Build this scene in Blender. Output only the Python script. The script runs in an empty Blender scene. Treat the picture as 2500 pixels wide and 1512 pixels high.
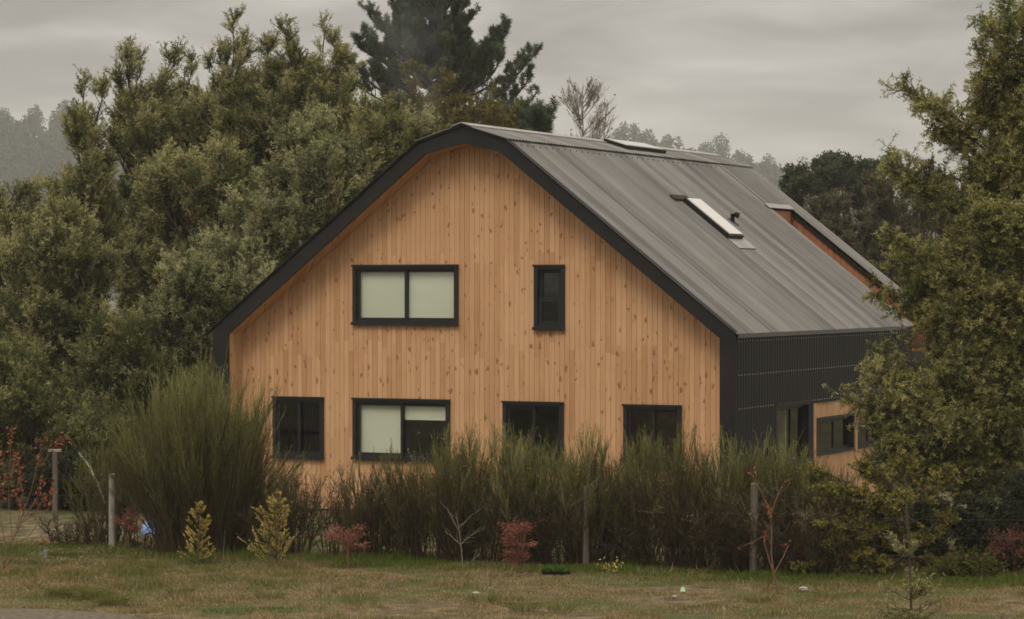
import bpy, math
import numpy as np
from mathutils import Matrix, Vector

# ------------------------------------------------------------------ camera, sky, sun, exposure
sc = bpy.context.scene
PITCH = 0.0087
CAM_H = 4.2505
cam_d = bpy.data.cameras.new("camera")
cam_d.sensor_width = 36.0
cam_d.lens = 6644.12 / 2500.0 * 36.0
cam_d.clip_start = 0.5
cam_d.clip_end = 9000.0
cam = bpy.data.objects.new("camera", cam_d)
sc.collection.objects.link(cam)
cam.location = (0, 0, CAM_H)
cam.rotation_euler = (math.pi / 2 - PITCH, 0, 0)
sc.camera = cam

SUN_EL, SUN_AZ = math.radians(52), math.radians(205)     # azimuth clockwise from +Y: behind the camera, a little left
world = bpy.data.worlds.new("World")
sc.world = world
world.use_nodes = True
nt = world.node_tree
nt.nodes.clear()
def wn(t): return nt.nodes.new(t)
out = wn('ShaderNodeOutputWorld'); mixs = wn('ShaderNodeMixShader')
sky = wn('ShaderNodeTexSky'); sky.sky_type = 'NISHITA'; sky.sun_disc = False
sky.sun_elevation = SUN_EL; sky.sun_rotation = SUN_AZ
bg1 = wn('ShaderNodeBackground'); bg1.inputs[1].default_value = 0.08
bg2 = wn('ShaderNodeBackground'); bg2.inputs[1].default_value = 0.88
nt.links.new(sky.outputs[0], bg1.inputs[0])
tc = wn('ShaderNodeTexCoord')
mp = wn('ShaderNodeMapping'); mp.inputs['Scale'].default_value = (10.0, 10.0, 42.0)
mp.inputs['Rotation'].default_value = (0.0, math.radians(-1.2), 0.0)
mp.inputs['Location'].default_value = (3.1, 0.4, 1.7)
nt.links.new(tc.outputs['Generated'], mp.inputs[0])
nz = wn('ShaderNodeTexNoise'); nz.inputs['Scale'].default_value = 1.25; nz.inputs['Detail'].default_value = 3.0
nz.inputs['Roughness'].default_value = 0.52; nz.inputs['Distortion'].default_value = 0.4
nt.links.new(mp.outputs[0], nz.inputs[0])
rp = wn('ShaderNodeValToRGB')
rp.color_ramp.elements[0].position = 0.34; rp.color_ramp.elements[0].color = (0.310, 0.284, 0.264, 1)
rp.color_ramp.elements[1].position = 0.68; rp.color_ramp.elements[1].color = (0.578, 0.536, 0.494, 1)
e = rp.color_ramp.elements.new(0.5); e.color = (0.428, 0.394, 0.364, 1)
nt.links.new(nz.outputs[0], rp.inputs[0])
# overcast luminance: the zenith of an overcast sky is about three times its horizon
sx = wn('ShaderNodeSeparateXYZ'); nt.links.new(tc.outputs['Generated'], sx.inputs[0])
mr = wn('ShaderNodeMapRange'); mr.inputs[1].default_value = 0.12; mr.inputs[2].default_value = 1.0
mr.inputs[3].default_value = 1.0; mr.inputs[4].default_value = 4.2
nt.links.new(sx.outputs[2], mr.inputs[0])
vm = wn('ShaderNodeVectorMath'); vm.operation = 'SCALE'
mr2 = wn('ShaderNodeMapRange'); mr2.inputs[1].default_value = 0.0; mr2.inputs[2].default_value = 0.11
mr2.inputs[3].default_value = 1.22; mr2.inputs[4].default_value = 0.95
nt.links.new(sx.outputs[2], mr2.inputs[0])
mm = wn('ShaderNodeMath'); mm.operation = 'MULTIPLY'; nt.links.new(mr.outputs[0], mm.inputs[0]); nt.links.new(mr2.outputs[0], mm.inputs[1])
nt.links.new(rp.outputs[0], vm.inputs[0]); nt.links.new(mm.outputs[0], vm.inputs['Scale'])
nt.links.new(vm.outputs[0], bg2.inputs[0])
mixs.inputs[0].default_value = 0.94
nt.links.new(bg1.outputs[0], mixs.inputs[1]); nt.links.new(bg2.outputs[0], mixs.inputs[2])
nt.links.new(mixs.outputs[0], out.inputs[0])

sun_d = bpy.data.lights.new("sun", 'SUN'); sun_d.energy = 1.1; sun_d.angle = math.radians(22); sun_d.color = (1.0, 0.93, 0.82)
sun = bpy.data.objects.new("sun", sun_d); sc.collection.objects.link(sun)
sd = Vector((math.sin(SUN_AZ) * math.cos(SUN_EL), math.cos(SUN_AZ) * math.cos(SUN_EL), math.sin(SUN_EL)))
sun.rotation_euler = sd.to_track_quat('Z', 'Y').to_euler()
sun.location = (0, 0, 60)

sc.view_settings.view_transform = 'Standard'
sc.view_settings.look = 'None'
sc.view_settings.exposure = 0.22
sc.view_settings.gamma = 1.0
sc.render.engine = 'CYCLES'
cy = sc.cycles
cy.max_bounces = 6; cy.diffuse_bounces = 3; cy.glossy_bounces = 2; cy.transmission_bounces = 3
cy.transparent_max_bounces = 8; cy.volume_bounces = 1
cy.use_denoising = True
cy.filter_width = 1.7

# ------------------------------------------------------------------ helpers
COL = sc.collection
FPX = 6548.4                      # focal length in units of a 2464-wide view of the photograph
cP, sP = math.cos(PITCH), math.sin(PITCH)
def at(px, py, d):
    u = (px - 1232.0) / FPX; v = (745.2 - py) / FPX
    ry = cP + v * sP; t = d / ry
    return np.array([u * t, d, CAM_H + (v * cP - sP) * t])
def ground_d(py):                 # distance at which flat ground shows at that height in the photograph
    v = (745.2 - py) / FPX
    t = -CAM_H / (v * cP - sP)
    return (cP + v * sP) * t
def on_ground(px, py):
    d = ground_d(py); p = at(px, py, d); p[2] = 0; return p

def unit(v):
    v = np.asarray(v, float)
    return v / np.maximum(np.linalg.norm(v, axis=-1, keepdims=True), 1e-9)
def rdir(n, rng): return unit(rng.normal(size=(n, 3)))

def tag(o, label=None, cat=None, group=None, kind=None):
    if label: o['label'] = label
    if cat: o['category'] = cat
    if group: o['group'] = group
    if kind: o['kind'] = kind
    return o
def empty(name, loc=(0, 0, 0), rz=0.0, label=None, cat=None, group=None):
    o = bpy.data.objects.new(name, None); COL.objects.link(o)
    o.location = loc; o.rotation_euler = (0, 0, rz); o.empty_display_size = 0.2
    return tag(o, label, cat, group)

def quads_object(name, V, mat, parent=None, tone=None, smooth=False, loc=None):
    """V: (N,4,3) array of separate quads -> one mesh object; tone: one float per face"""
    V = np.asarray(V, np.float32); n = len(V)
    if loc is not None: V = V - np.asarray(loc, np.float32)
    me = bpy.data.meshes.new(name)
    me.vertices.add(n * 4); me.vertices.foreach_set('co', V.reshape(-1))
    me.loops.add(n * 4); me.loops.foreach_set('vertex_index', np.arange(n * 4, dtype=np.int32))
    me.polygons.add(n); me.polygons.foreach_set('loop_start', np.arange(0, n * 4, 4, dtype=np.int32))
    me.update(calc_edges=True)
    if tone is not None:
        a = me.attributes.new('tone', 'FLOAT', 'FACE'); a.data.foreach_set('value', np.asarray(tone, np.float32))
    me.materials.append(mat)
    o = bpy.data.objects.new(name, me); COL.objects.link(o)
    if parent is not None: o.parent = parent
    return o

class MB:
    """collects polygons for one mesh"""
    def __init__(s): s.v = []; s.f = []; s.m = []
    def poly(s, pts, m=0):
        i = len(s.v); s.v += [tuple(map(float, p)) for p in pts]; s.f.append(tuple(range(i, i + len(pts)))); s.m.append(m)
    def prism(s, bottom, top, m=0):
        n = len(bottom); i = len(s.v)
        s.v += [tuple(map(float, p)) for p in bottom] + [tuple(map(float, p)) for p in top]
        s.f.append(tuple(range(i + n - 1, i - 1, -1))); s.m.append(m)
        s.f.append(tuple(range(i + n, i + 2 * n))); s.m.append(m)
        for k in range(n):
            k2 = (k + 1) % n
            s.f.append((i + k, i + k2, i + n + k2, i + n + k)); s.m.append(m)
    def box(s, x0, x1, y0, y1, z0, z1, m=0):
        s.prism([(x0, y0, z0), (x1, y0, z0), (x1, y1, z0), (x0, y1, z0)], [(x0, y0, z1), (x1, y0, z1), (x1, y1, z1), (x0, y1, z1)], m)
    def tube(s, pts, radii, k=8, m=0, caps=True):
        pts = [np.array(p, float) for p in pts]; rings = []
        for j, p in enumerate(pts):
            t = unit(pts[min(j + 1, len(pts) - 1)] - pts[max(j - 1, 0)])
            a = np.array([1, 0, 0]) if abs(t[0]) < 0.8 else np.array([0, 1, 0])
            u = unit(np.cross(t, a)); w = np.cross(t, u)
            r = radii[j] if hasattr(radii, '__len__') else radii
            i = len(s.v)
            for q in range(k):
                an = 2 * math.pi * q / k
                s.v.append(tuple(p + r * (math.cos(an) * u + math.sin(an) * w)))
            rings.append(i)
        for a, b in zip(rings[:-1], rings[1:]):
            for q in range(k):
                q2 = (q + 1) % k
                s.f.append((a + q, a + q2, b + q2, b + q)); s.m.append(m)
        if caps:
            s.f.append(tuple(rings[0] + q for q in range(k - 1, -1, -1))); s.m.append(m)
            s.f.append(tuple(rings[-1] + q for q in range(k))); s.m.append(m)
    def build(s, name, mats, parent=None, smooth=False, bevel=0.0):
        me = bpy.data.meshes.new(name); me.from_pydata(s.v, [], s.f)
        if not isinstance(mats, (list, tuple)): mats = [mats]
        for m in mats: me.materials.append(m)
        me.polygons.foreach_set('material_index', s.m)
        if smooth: me.polygons.foreach_set('use_smooth', [True] * len(s.f))
        me.update()
        o = bpy.data.objects.new(name, me); COL.objects.link(o)
        if parent is not None: o.parent = parent
        if bevel:
            b = o.modifiers.new('bevel', 'BEVEL'); b.width = bevel; b.segments = 2; b.limit_method = 'ANGLE'
        return o

def seg_quads(A, B, ra, rb, k=3):
    """prisms from A to B (N,3) -> (N*k,4,3)"""
    A = np.asarray(A, float); B = np.asarray(B, float); n = len(A)
    ra = np.broadcast_to(ra, (n,)); rb = np.broadcast_to(rb, (n,))
    t = unit(B - A); ref = np.where(np.abs(t[:, 2:3]) < 0.9, [[0, 0, 1.0]], [[1.0, 0, 0]])
    u = unit(np.cross(t, ref)); w = np.cross(t, u); q = []
    for i in range(k):
        a0, a1 = 2 * math.pi * i / k, 2 * math.pi * (i + 1) / k
        d0 = math.cos(a0) * u + math.sin(a0) * w; d1 = math.cos(a1) * u + math.sin(a1) * w
        q.append(np.stack([A + d0 * ra[:, None], A + d1 * ra[:, None], B + d1 * rb[:, None], B + d0 * rb[:, None]], 1))
    return np.concatenate(q)
def path_quads(P, r0, r1, k=3):
    """P (N,M,3) polylines, radii tapering r0 -> r1 (scalars or N)"""
    n, m, _ = P.shape
    r0 = np.broadcast_to(r0, (n,)); r1 = np.broadcast_to(r1, (n,)); res = []
    for j in range(m - 1):
        f0, f1 = j / (m - 1), (j + 1) / (m - 1)
        res.append(seg_quads(P[:, j], P[:, j + 1], r0 * (1 - f0) + r1 * f0, r0 * (1 - f1) + r1 * f1, k))
    return np.concatenate(res)
def leaf_quads(P, D, L, W, rng):
    n = len(P); D = unit(D)
    S = unit(np.cross(D, rdir(n, rng)))
    L = np.broadcast_to(L, (n,))[:, None]; W = np.broadcast_to(W, (n,))[:, None]
    m = P + D * L * 0.45
    return np.stack([P, m + S * W * 0.5, P + D * L, m - S * W * 0.5], 1)
def bez(a, b, c, t):
    t = t[..., None]
    return (1 - t) ** 2 * a + 2 * t * (1 - t) * b + t * t * c

# ------------------------------------------------------------------ materials
def mat_new(name):
    m = bpy.data.materials.new(name); m.use_nodes = True
    n = m.node_tree; b = n.nodes['Principled BSDF']
    return m, n, b
def simple(name, col, rough=0.6, spec=0.4, metal=0.0, var=0.15, scale=6.0, bump=0.0, stretch=(1, 1, 1)):
    m, n, b = mat_new(name)
    tc = n.nodes.new('ShaderNodeTexCoord'); mp = n.nodes.new('ShaderNodeMapping'); mp.inputs['Scale'].default_value = stretch
    n.links.new(tc.outputs['Object'], mp.inputs[0])
    nz = n.nodes.new('ShaderNodeTexNoise'); nz.inputs['Scale'].default_value = scale; nz.inputs['Detail'].default_value = 6
    n.links.new(mp.outputs[0], nz.inputs[0])
    r = n.nodes.new('ShaderNodeValToRGB'); c = np.array(col)
    r.color_ramp.elements[0].position = 0.3; r.color_ramp.elements[0].color = (*np.clip(c * (1 - var), 0, 1), 1)
    r.color_ramp.elements[1].position = 0.7; r.color_ramp.elements[1].color = (*np.clip(c * (1 + var), 0, 1), 1)
    n.links.new(nz.outputs[0], r.inputs[0]); n.links.new(r.outputs[0], b.inputs['Base Color'])
    b.inputs['Roughness'].default_value = rough; b.inputs['Metallic'].default_value = metal
    b.inputs['Specular IOR Level'].default_value = spec
    if bump:
        bp = n.nodes.new('ShaderNodeBump'); bp.inputs['Strength'].default_value = bump; bp.inputs['Distance'].default_value = 0.02
        n.links.new(nz.outputs[0], bp.inputs['Height']); n.links.new(bp.outputs[0], b.inputs['Normal'])
    return m
def leaf_mat(name, cols, trans=0.25, scale=0.9, amount=0.35, rough=0.65):
    """colour from the per-leaf 'tone' plus a slow variation from branch to branch"""
    m, n, b = mat_new(name)
    at_ = n.nodes.new('ShaderNodeAttribute'); at_.attribute_name = 'tone'
    tc = n.nodes.new('ShaderNodeTexCoord')
    nz = n.nodes.new('ShaderNodeTexNoise'); nz.inputs['Scale'].default_value = scale; nz.inputs['Detail'].default_value = 3
    n.links.new(tc.outputs['Object'], nz.inputs[0])
    a = n.nodes.new('ShaderNodeMath'); a.operation = 'MULTIPLY_ADD'; a.inputs[1].default_value = amount * 2; a.inputs[2].default_value = -amount
    n.links.new(nz.outputs[0], a.inputs[0])
    s = n.nodes.new('ShaderNodeMath'); s.operation = 'ADD'; s.use_clamp = True
    n.links.new(a.outputs[0], s.inputs[0]); n.links.new(at_.outputs['Fac'], s.inputs[1])
    r = n.nodes.new('ShaderNodeValToRGB'); el = r.color_ramp.elements
    for i, c in enumerate(cols):
        p = i / (len(cols) - 1)
        if i == 0: q = el[0]
        elif i == len(cols) - 1: q = el[-1]
        else: q = el.new(p)
        q.position = p; q.color = (*c, 1)
    n.links.new(s.outputs[0], r.inputs[0]); n.links.new(r.outputs[0], b.inputs['Base Color'])
    b.inputs['Roughness'].default_value = rough; b.inputs['Specular IOR Level'].default_value = 0.08
    tr = n.nodes.new('ShaderNodeBsdfTranslucent'); n.links.new(r.outputs[0], tr.inputs['Color'])
    mx = n.nodes.new('ShaderNodeMixShader'); mx.inputs[0].default_value = trans
    o = n.nodes['Material Output']
    n.links.new(b.outputs[0], mx.inputs[1]); n.links.new(tr.outputs[0], mx.inputs[2]); n.links.new(mx.outputs[0], o.inputs[0])
    return m

def wood_mat(name, light, mid, dark, knot, board=0.1, knots=1.0):
    m, n, b = mat_new(name); N = n.nodes.new; L = n.links.new
    def math_(op, a, c=None, clamp=False):
        q = N('ShaderNodeMath'); q.operation = op; q.use_clamp = clamp
        for i, v in enumerate((a, c)):
            if v is None: continue
            if isinstance(v, (int, float)): q.inputs[i].default_value = v
            else: L(v, q.inputs[i])
        return q.outputs[0]
    tc = N('ShaderNodeTexCoord'); sp = N('ShaderNodeSeparateXYZ'); L(tc.outputs['Object'], sp.inputs[0])
    along = math_('ADD', sp.outputs[0], sp.outputs[1])          # boards run upright; x on the gable, y on the side
    idf = math_('FLOOR', math_('DIVIDE', along, board))
    w1 = N('ShaderNodeTexWhiteNoise'); w1.noise_dimensions = '1D'; L(idf, w1.inputs['W'])
    seg = math_('FLOOR', math_('DIVIDE', math_('ADD', sp.outputs[2], math_('MULTIPLY', w1.outputs[0], 0.35)), 1.62))
    w2 = N('ShaderNodeTexWhiteNoise'); w2.noise_dimensions = '1D'
    L(math_('ADD', math_('MULTIPLY', idf, 7.31), math_('MULTIPLY', seg, 3.17)), w2.inputs['W'])
    # grain
    cb = N('ShaderNodeCombineXYZ'); L(math_('ADD', math_('MULTIPLY', along, 55.0), math_('MULTIPLY', w2.outputs[0], 90.0)), cb.inputs[0])
    L(math_('MULTIPLY', sp.outputs[2], 1.7), cb.inputs[2])
    g = N('ShaderNodeTexNoise'); g.inputs['Scale'].default_value = 1.0; g.inputs['Detail'].default_value = 4; g.inputs['Distortion'].default_value = 0.8
    L(cb.outputs[0], g.inputs[0])
    tone = math_('ADD', math_('MULTIPLY', w2.outputs[0], 0.36), math_('MULTIPLY', g.outputs[0], 0.78))
    big = N('ShaderNodeTexNoise'); big.inputs['Scale'].default_value = 0.7; big.inputs['Detail'].default_value = 3; L(tc.outputs['Object'], big.inputs[0])
    tone = math_('ADD', tone, math_('MULTIPLY', math_('SUBTRACT', big.outputs[0], 0.5), 0.5), True)
    r = N('ShaderNodeValToRGB'); r.color_ramp.elements[0].position = 0.15; r.color_ramp.elements[0].color = (*dark, 1)
    r.color_ramp.elements[1].position = 0.9; r.color_ramp.elements[1].color = (*light, 1)
    q = r.color_ramp.elements.new(0.5); q.color = (*mid, 1); L(tone, r.inputs[0])
    # knots: a scattered few per board, taller than wide, wobbled so that they read as knots with torn grain
    cv = N('ShaderNodeCombineXYZ'); L(math_('ADD', math_('MULTIPLY', along, 9.0), math_('MULTIPLY', idf, 3.7)), cv.inputs[0])
    L(math_('ADD', math_('MULTIPLY', sp.outputs[2], 6.2), math_('MULTIPLY', w1.outputs[0], 9.0)), cv.inputs[2])
    wob = N('ShaderNodeTexNoise'); wob.inputs['Scale'].default_value = 11.0; wob.inputs['Detail'].default_value = 2; L(tc.outputs['Object'], wob.inputs[0])
    wv = N('ShaderNodeVectorMath'); wv.operation = 'MULTIPLY_ADD'; L(wob.outputs['Color'], wv.inputs[0]); wv.inputs[1].default_value = (0.9, 0.0, 1.3); L(cv.outputs[0], wv.inputs[2])
    vo = N('ShaderNodeTexVoronoi'); vo.inputs['Scale'].default_value = 1.0; L(wv.outputs[0], vo.inputs[0])
    sc_ = N('ShaderNodeSeparateColor'); L(vo.outputs['Color'], sc_.inputs[0])
    size = math_('MULTIPLY', math_('GREATER_THAN', sc_.outputs[0], 0.22), math_('ADD', math_('MULTIPLY', sc_.outputs[1], 0.23), 0.085))
    kf = math_('SUBTRACT', 1.0, math_('DIVIDE', vo.outputs['Distance'], math_('ADD', size, 0.0001)), True)
    kf = math_('MULTIPLY', math_('MINIMUM', math_('MULTIPLY', kf, 2.2), 1.0), 0.74 * knots, True)
    mx = N('ShaderNodeMix'); mx.data_type = 'RGBA'; L(kf, mx.inputs[0]); L(r.outputs[0], mx.inputs[6]); mx.inputs[7].default_value = (*knot, 1)
    L(mx.outputs[2], b.inputs['Base Color'])
    b.inputs['Roughness'].default_value = 0.55; b.inputs['Specular IOR Level'].default_value = 0.3
    return m

M = {}
M['wood'] = wood_mat('stained_pine_boards', (0.64, 0.392, 0.215), (0.525, 0.295, 0.144), (0.39, 0.192, 0.084), (0.17, 0.062, 0.025))
M['redwood'] = wood_mat('red_stained_boards', (0.44, 0.19, 0.095), (0.36, 0.145, 0.068), (0.27, 0.10, 0.046), (0.13, 0.04, 0.02), board=0.14, knots=0.6)
M['black_steel'] = simple('black_painted_steel', (0.0085, 0.0080, 0.0074), 0.55, 0.25, var=0.25, scale=1.5)
M['fascia'] = simple('black_painted_board', (0.014, 0.0132, 0.0125), 0.6, 0.25, var=0.35, scale=2.0, stretch=(1, 1, 1))
M['frame'] = simple('anthracite_window_frame', (0.015, 0.0148, 0.0150), 0.5, 0.3, var=0.1)
M['blind'] = simple('roller_blind_fabric', (0.60, 0.62, 0.50), 0.9, 0.1, var=0.03, scale=2)
M['interior'] = simple('interior_plaster', (0.36, 0.34, 0.27), 0.9, 0.1)
M['concrete'] = simple('grey_concrete', (0.07, 0.066, 0.06), 0.9, 0.2, var=0.3, scale=3)
M['screw'] = simple('zinc_screw_head', (0.42, 0.41, 0.39), 0.4, 0.5, metal=0.4)
M['postwood'] = simple('weathered_post_wood', (0.12, 0.10, 0.08), 0.9, 0.15, var=0.35, scale=9, bump=0.4, stretch=(3, 3, 0.5))
M['palepost'] = simple('pale_weathered_post_wood', (0.27, 0.25, 0.21), 0.9, 0.15, var=0.3, scale=9, bump=0.4, stretch=(3, 3, 0.5))
M['wire'] = simple('galvanised_wire', (0.07, 0.065, 0.06), 0.6, 0.3, metal=0.3)
M['bark'] = simple('grey_brown_bark', (0.075, 0.058, 0.042), 0.9, 0.1, var=0.4, scale=8, bump=0.5, stretch=(2, 2, 0.4))
M['palebark'] = simple('pale_twig_bark', (0.21, 0.175, 0.13), 0.85, 0.2, var=0.3, scale=10)
M['redbark'] = simple('reddish_twig_bark', (0.16, 0.085, 0.055), 0.8, 0.2, var=0.3, scale=10)

# glass: reflects like glass, lets the room behind show
def glass_mat():
    m, n, b = mat_new('window_glass'); n.nodes.remove(b)
    t = n.nodes.new('ShaderNodeBsdfTransparent'); t.inputs[0].default_value = (0.97, 0.98, 0.96, 1)
    g = n.nodes.new('ShaderNodeBsdfGlossy'); g.inputs['Roughness'].default_value = 0.02; g.inputs[0].default_value = (0.85, 0.87, 0.85, 1)
    f = n.nodes.new('ShaderNodeFresnel'); ge = n.nodes.new('ShaderNodeNewGeometry'); io = n.nodes.new('ShaderNodeMapRange')      # a thin pane: same reflection from either face
    io.inputs[3].default_value = 1.65; io.inputs[4].default_value = 1 / 1.65
    n.links.new(ge.outputs['Backfacing'], io.inputs[0]); n.links.new(io.outputs[0], f.inputs[0])
    x = n.nodes.new('ShaderNodeMixShader'); n.links.new(f.outputs[0], x.inputs[0]); n.links.new(t.outputs[0], x.inputs[1]); n.links.new(g.outputs[0], x.inputs[2])
    n.links.new(x.outputs[0], n.nodes['Material Output'].inputs[0]); return m
M['glass'] = glass_mat()

def roof_mat():
    m, n, b = mat_new('weathered_corrugated_zinc'); N = n.nodes.new; L = n.links.new
    tc = N('ShaderNodeTexCoord'); sp = N('ShaderNodeSeparateXYZ'); L(tc.outputs['Object'], sp.inputs[0])
    d = N('ShaderNodeMath'); d.operation = 'DIVIDE'; L(sp.outputs[1], d.inputs[0]); d.inputs[1].default_value = 0.414
    f = N('ShaderNodeMath'); f.operation = 'FLOOR'; L(d.outputs[0], f.inputs[0])
    w = N('ShaderNodeTexWhiteNoise'); w.noise_dimensions = '1D'; L(f.outputs[0], w.inputs['W'])
    mp = N('ShaderNodeMapping'); mp.inputs['Scale'].default_value = (0.25, 4.5, 0.25); L(tc.outputs['Object'], mp.inputs[0])
    nz = N('ShaderNodeTexNoise'); nz.inputs['Scale'].default_value = 1.0; nz.inputs['Detail'].default_value = 6; nz.inputs['Roughness'].default_value = 0.65; L(mp.outputs[0], nz.inputs[0])
    n2 = N('ShaderNodeTexNoise'); n2.inputs['Scale'].default_value = 1.3; n2.inputs['Detail'].default_value = 5; L(tc.outputs['Object'], n2.inputs[0])
    def mad(a, k, c):
        q = N('ShaderNodeMath'); q.operation = 'MULTIPLY_ADD'; L(a, q.inputs[0]); q.inputs[1].default_value = k
        if isinstance(c, float): q.inputs[2].default_value = c
        else: L(c, q.inputs[2])
        return q.outputs[0]
    t = mad(nz.outputs[0], 0.85, mad(w.outputs[0], 0.30, mad(n2.outputs[0], 0.25, -0.22)))
    r = N('ShaderNodeValToRGB'); r.color_ramp.elements[0].position = 0.22; r.color_ramp.elements[0].color = (0.066, 0.062, 0.054, 1)
    r.color_ramp.elements[1].position = 0.75; r.color_ramp.elements[1].color = (0.208, 0.197, 0.174, 1); L(t, r.inputs[0])
    L(r.outputs[0], b.inputs['Base Color']); b.inputs['Roughness'].default_value = 0.55; b.inputs['Specular IOR Level'].default_value = 0.35
    b.inputs['Metallic'].default_value = 0.0
    return m
M['roof'] = roof_mat()
M['flashing'] = simple('zinc_flashing', (0.26, 0.25, 0.225), 0.5, 0.5, var=0.2, scale=3)
M['skyglass'] = simple('skylight_glazing', (0.62, 0.61, 0.55), 0.12, 0.6, var=0.04, scale=2)

# ------------------------------------------------------------------ ground, track, hills
def smooth_noise(x, y, seed, scale):
    """value noise in numpy"""
    r = np.random.default_rng(seed); T = r.random((64, 64))
    X = np.asarray(x) / scale; Y = np.asarray(y) / scale
    i = np.floor(X).astype(int); j = np.floor(Y).astype(int); fx = X - i; fy = Y - j
    fx = fx * fx * (3 - 2 * fx); fy = fy * fy * (3 - 2 * fy)
    g = lambda a, b: T[a % 64, b % 64]
    return (g(i, j) * (1 - fx) + g(i + 1, j) * fx) * (1 - fy) + (g(i, j + 1) * (1 - fx) + g(i + 1, j + 1) * fx) * fy

def ground_mat():
    m, n, b = mat_new('meadow_ground'); N = n.nodes.new; L = n.links.new
    tc = N('ShaderNodeTexCoord')
    def noise(s, det=5):
        q = N('ShaderNodeTexNoise'); q.inputs['Scale'].default_value = s; q.inputs['Detail'].default_value = det; L(tc.outputs['Object'], q.inputs[0]); return q.outputs[0]
    r1 = N('ShaderNodeValToRGB'); r1.color_ramp.elements[0].position = 0.35; r1.color_ramp.elements[0].color = (0.060, 0.048, 0.028, 1)
    r1.color_ramp.elements[1].position = 0.66; r1.color_ramp.elements[1].color = (0.20, 0.155, 0.085, 1); L(noise(3.5, 8), r1.inputs[0])
    r2 = N('ShaderNodeValToRGB'); r2.color_ramp.elements[0].position = 0.46; r2.color_ramp.elements[0].color = (0, 0, 0, 1)
    r2.color_ramp.elements[1].position = 0.62; r2.color_ramp.elements[1].color = (1, 1, 1, 1); L(noise(0.55), r2.inputs[0])
    mx = N('ShaderNodeMix'); mx.data_type = 'RGBA'; L(r2.outputs[0], mx.inputs[0]); L(r1.outputs[0], mx.inputs[6]); mx.inputs[7].default_value = (0.055, 0.075, 0.022, 1)
    L(mx.outputs[2], b.inputs['Base Color']); b.inputs['Roughness'].default_value = 0.95; b.inputs['Specular IOR Level'].default_value = 0.1
    return m
M['ground'] = ground_mat()
M['gravel'] = simple('worn_gravel_track', (0.125, 0.105, 0.072), 0.95, 0.1, var=0.5, scale=14, bump=0.6)
M['hill'] = simple('wooded_hillside', (0.028, 0.040, 0.020), 0.95, 0.05, var=0.4, scale=0.03)

g = MB(); R = 1650.0
for (x0, x1, y0, y1) in ((-R, R, -1200, 20), (-R, -40, 20, 90), (40, R, 20, 90), (-R, R, 90, 2*R - 1200)):
    g.poly([(x0, y0, 0), (x1, y0, 0), (x1, y1, 0), (x0, y1, 0)])
nx, ny = 100, 90; xs = np.linspace(-40, 40, nx + 1); ys = np.linspace(20, 90, ny + 1)
def gz(x, y):
    edge = np.clip(np.minimum(np.minimum(x + 40, 40 - x), np.minimum(y - 20, 90 - y)) / 4, 0, 1)
    return edge * (0.10 * (smooth_noise(x, y, 3, 2.2) - 0.5) + 0.06 * (smooth_noise(x, y, 4, 0.8) - 0.5))
for i in range(nx):
    for j in range(ny):
        q = [(xs[i], ys[j]), (xs[i + 1], ys[j]), (xs[i + 1], ys[j + 1]), (xs[i], ys[j + 1])]
        g.poly([(a, b_, float(gz(np.array(a), np.array(b_)))) for a, b_ in q])
tag(g.build('ground', M['ground'], smooth=True), kind='structure')

t = MB()
pts = [(-30, 35.3), (-9, 35.4), (-6.0, 35.15), (-5.0, 34.6), (-4.3, 33.6), (-4.0, 32), (-4.0, 28), (-30, 28)]
t.poly([(x, y, 0.075) for x, y in pts][::-1])
tag(t.build('gravel_track', M['gravel']), kind='structure')

# hills: two ridges far behind
def ridge(name, d, xs_px, ys_px, depth, seed):
    mb = MB(); n = 90; pxs = np.linspace(xs_px[0], xs_px[-1], n)
    top = np.interp(pxs, xs_px, ys_px); rows = 9; P = np.zeros((rows, n, 3))
    for i in range(n):
        a = at(pxs[i], top[i], d)
        for r in range(rows):
            f = r / (rows - 1); y = d - depth * (1 - f)
            z = a[2] * (math.sin(f * math.pi / 2) ** 1.3)
            P[r, i] = (a[0], y, z + 5 * math.sin(i * .9 + r * 2.1 + seed) * f * (1 - f))
    for r in range(rows - 1):
        for i in range(n - 1): mb.poly([P[r, i], P[r, i + 1], P[r + 1, i + 1], P[r + 1, i]])
    for i in range(n - 1):
        a, b_ = P[-1, i], P[-1, i + 1]
        mb.poly([a, b_, (b_[0], b_[1] + depth, 0), (a[0], a[1] + depth, 0)])
    return tag(mb.build(name, M['hill'], smooth=True), kind='structure'), P
hillA, PA = ridge('hills', 1250, [-900, -300, 0, 140, 300, 700, 1250], [380, 330, 330, 340, 400, 470, 560], 420, 0)
hillB, PB = ridge('hills', 1320, [900, 1200, 1400, 1600, 1800, 1950, 2200, 2700, 3300], [470, 392, 372, 388, 425, 470, 525, 570, 630], 460, 2)

# ------------------------------------------------------------------ the house
HX, HY, HA = -0.8972, 49.2472, -0.4344
HE, KH, HK, HAP = 3.432, 0.894, 6.860, 7.136          # eave height, kink half-width and height, apex height
WH = 5.25
house = empty('gambrel_house', (HX, HY, 0), HA, 'two storey pine clad house with black trim and grey corrugated gambrel roof', 'house')
RC = 0.5                                               # the boarded gable stands back this far behind the trim
prof = [(-WH, HE), (-KH, HK), (0, HAP), (KH, HK), (WH, HE)]
inner = [(-4.915, HE - 0.09), (-0.752, 6.655), (0, 6.832), (0.752, 6.655), (4.955, HE - 0.09)]
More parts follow.
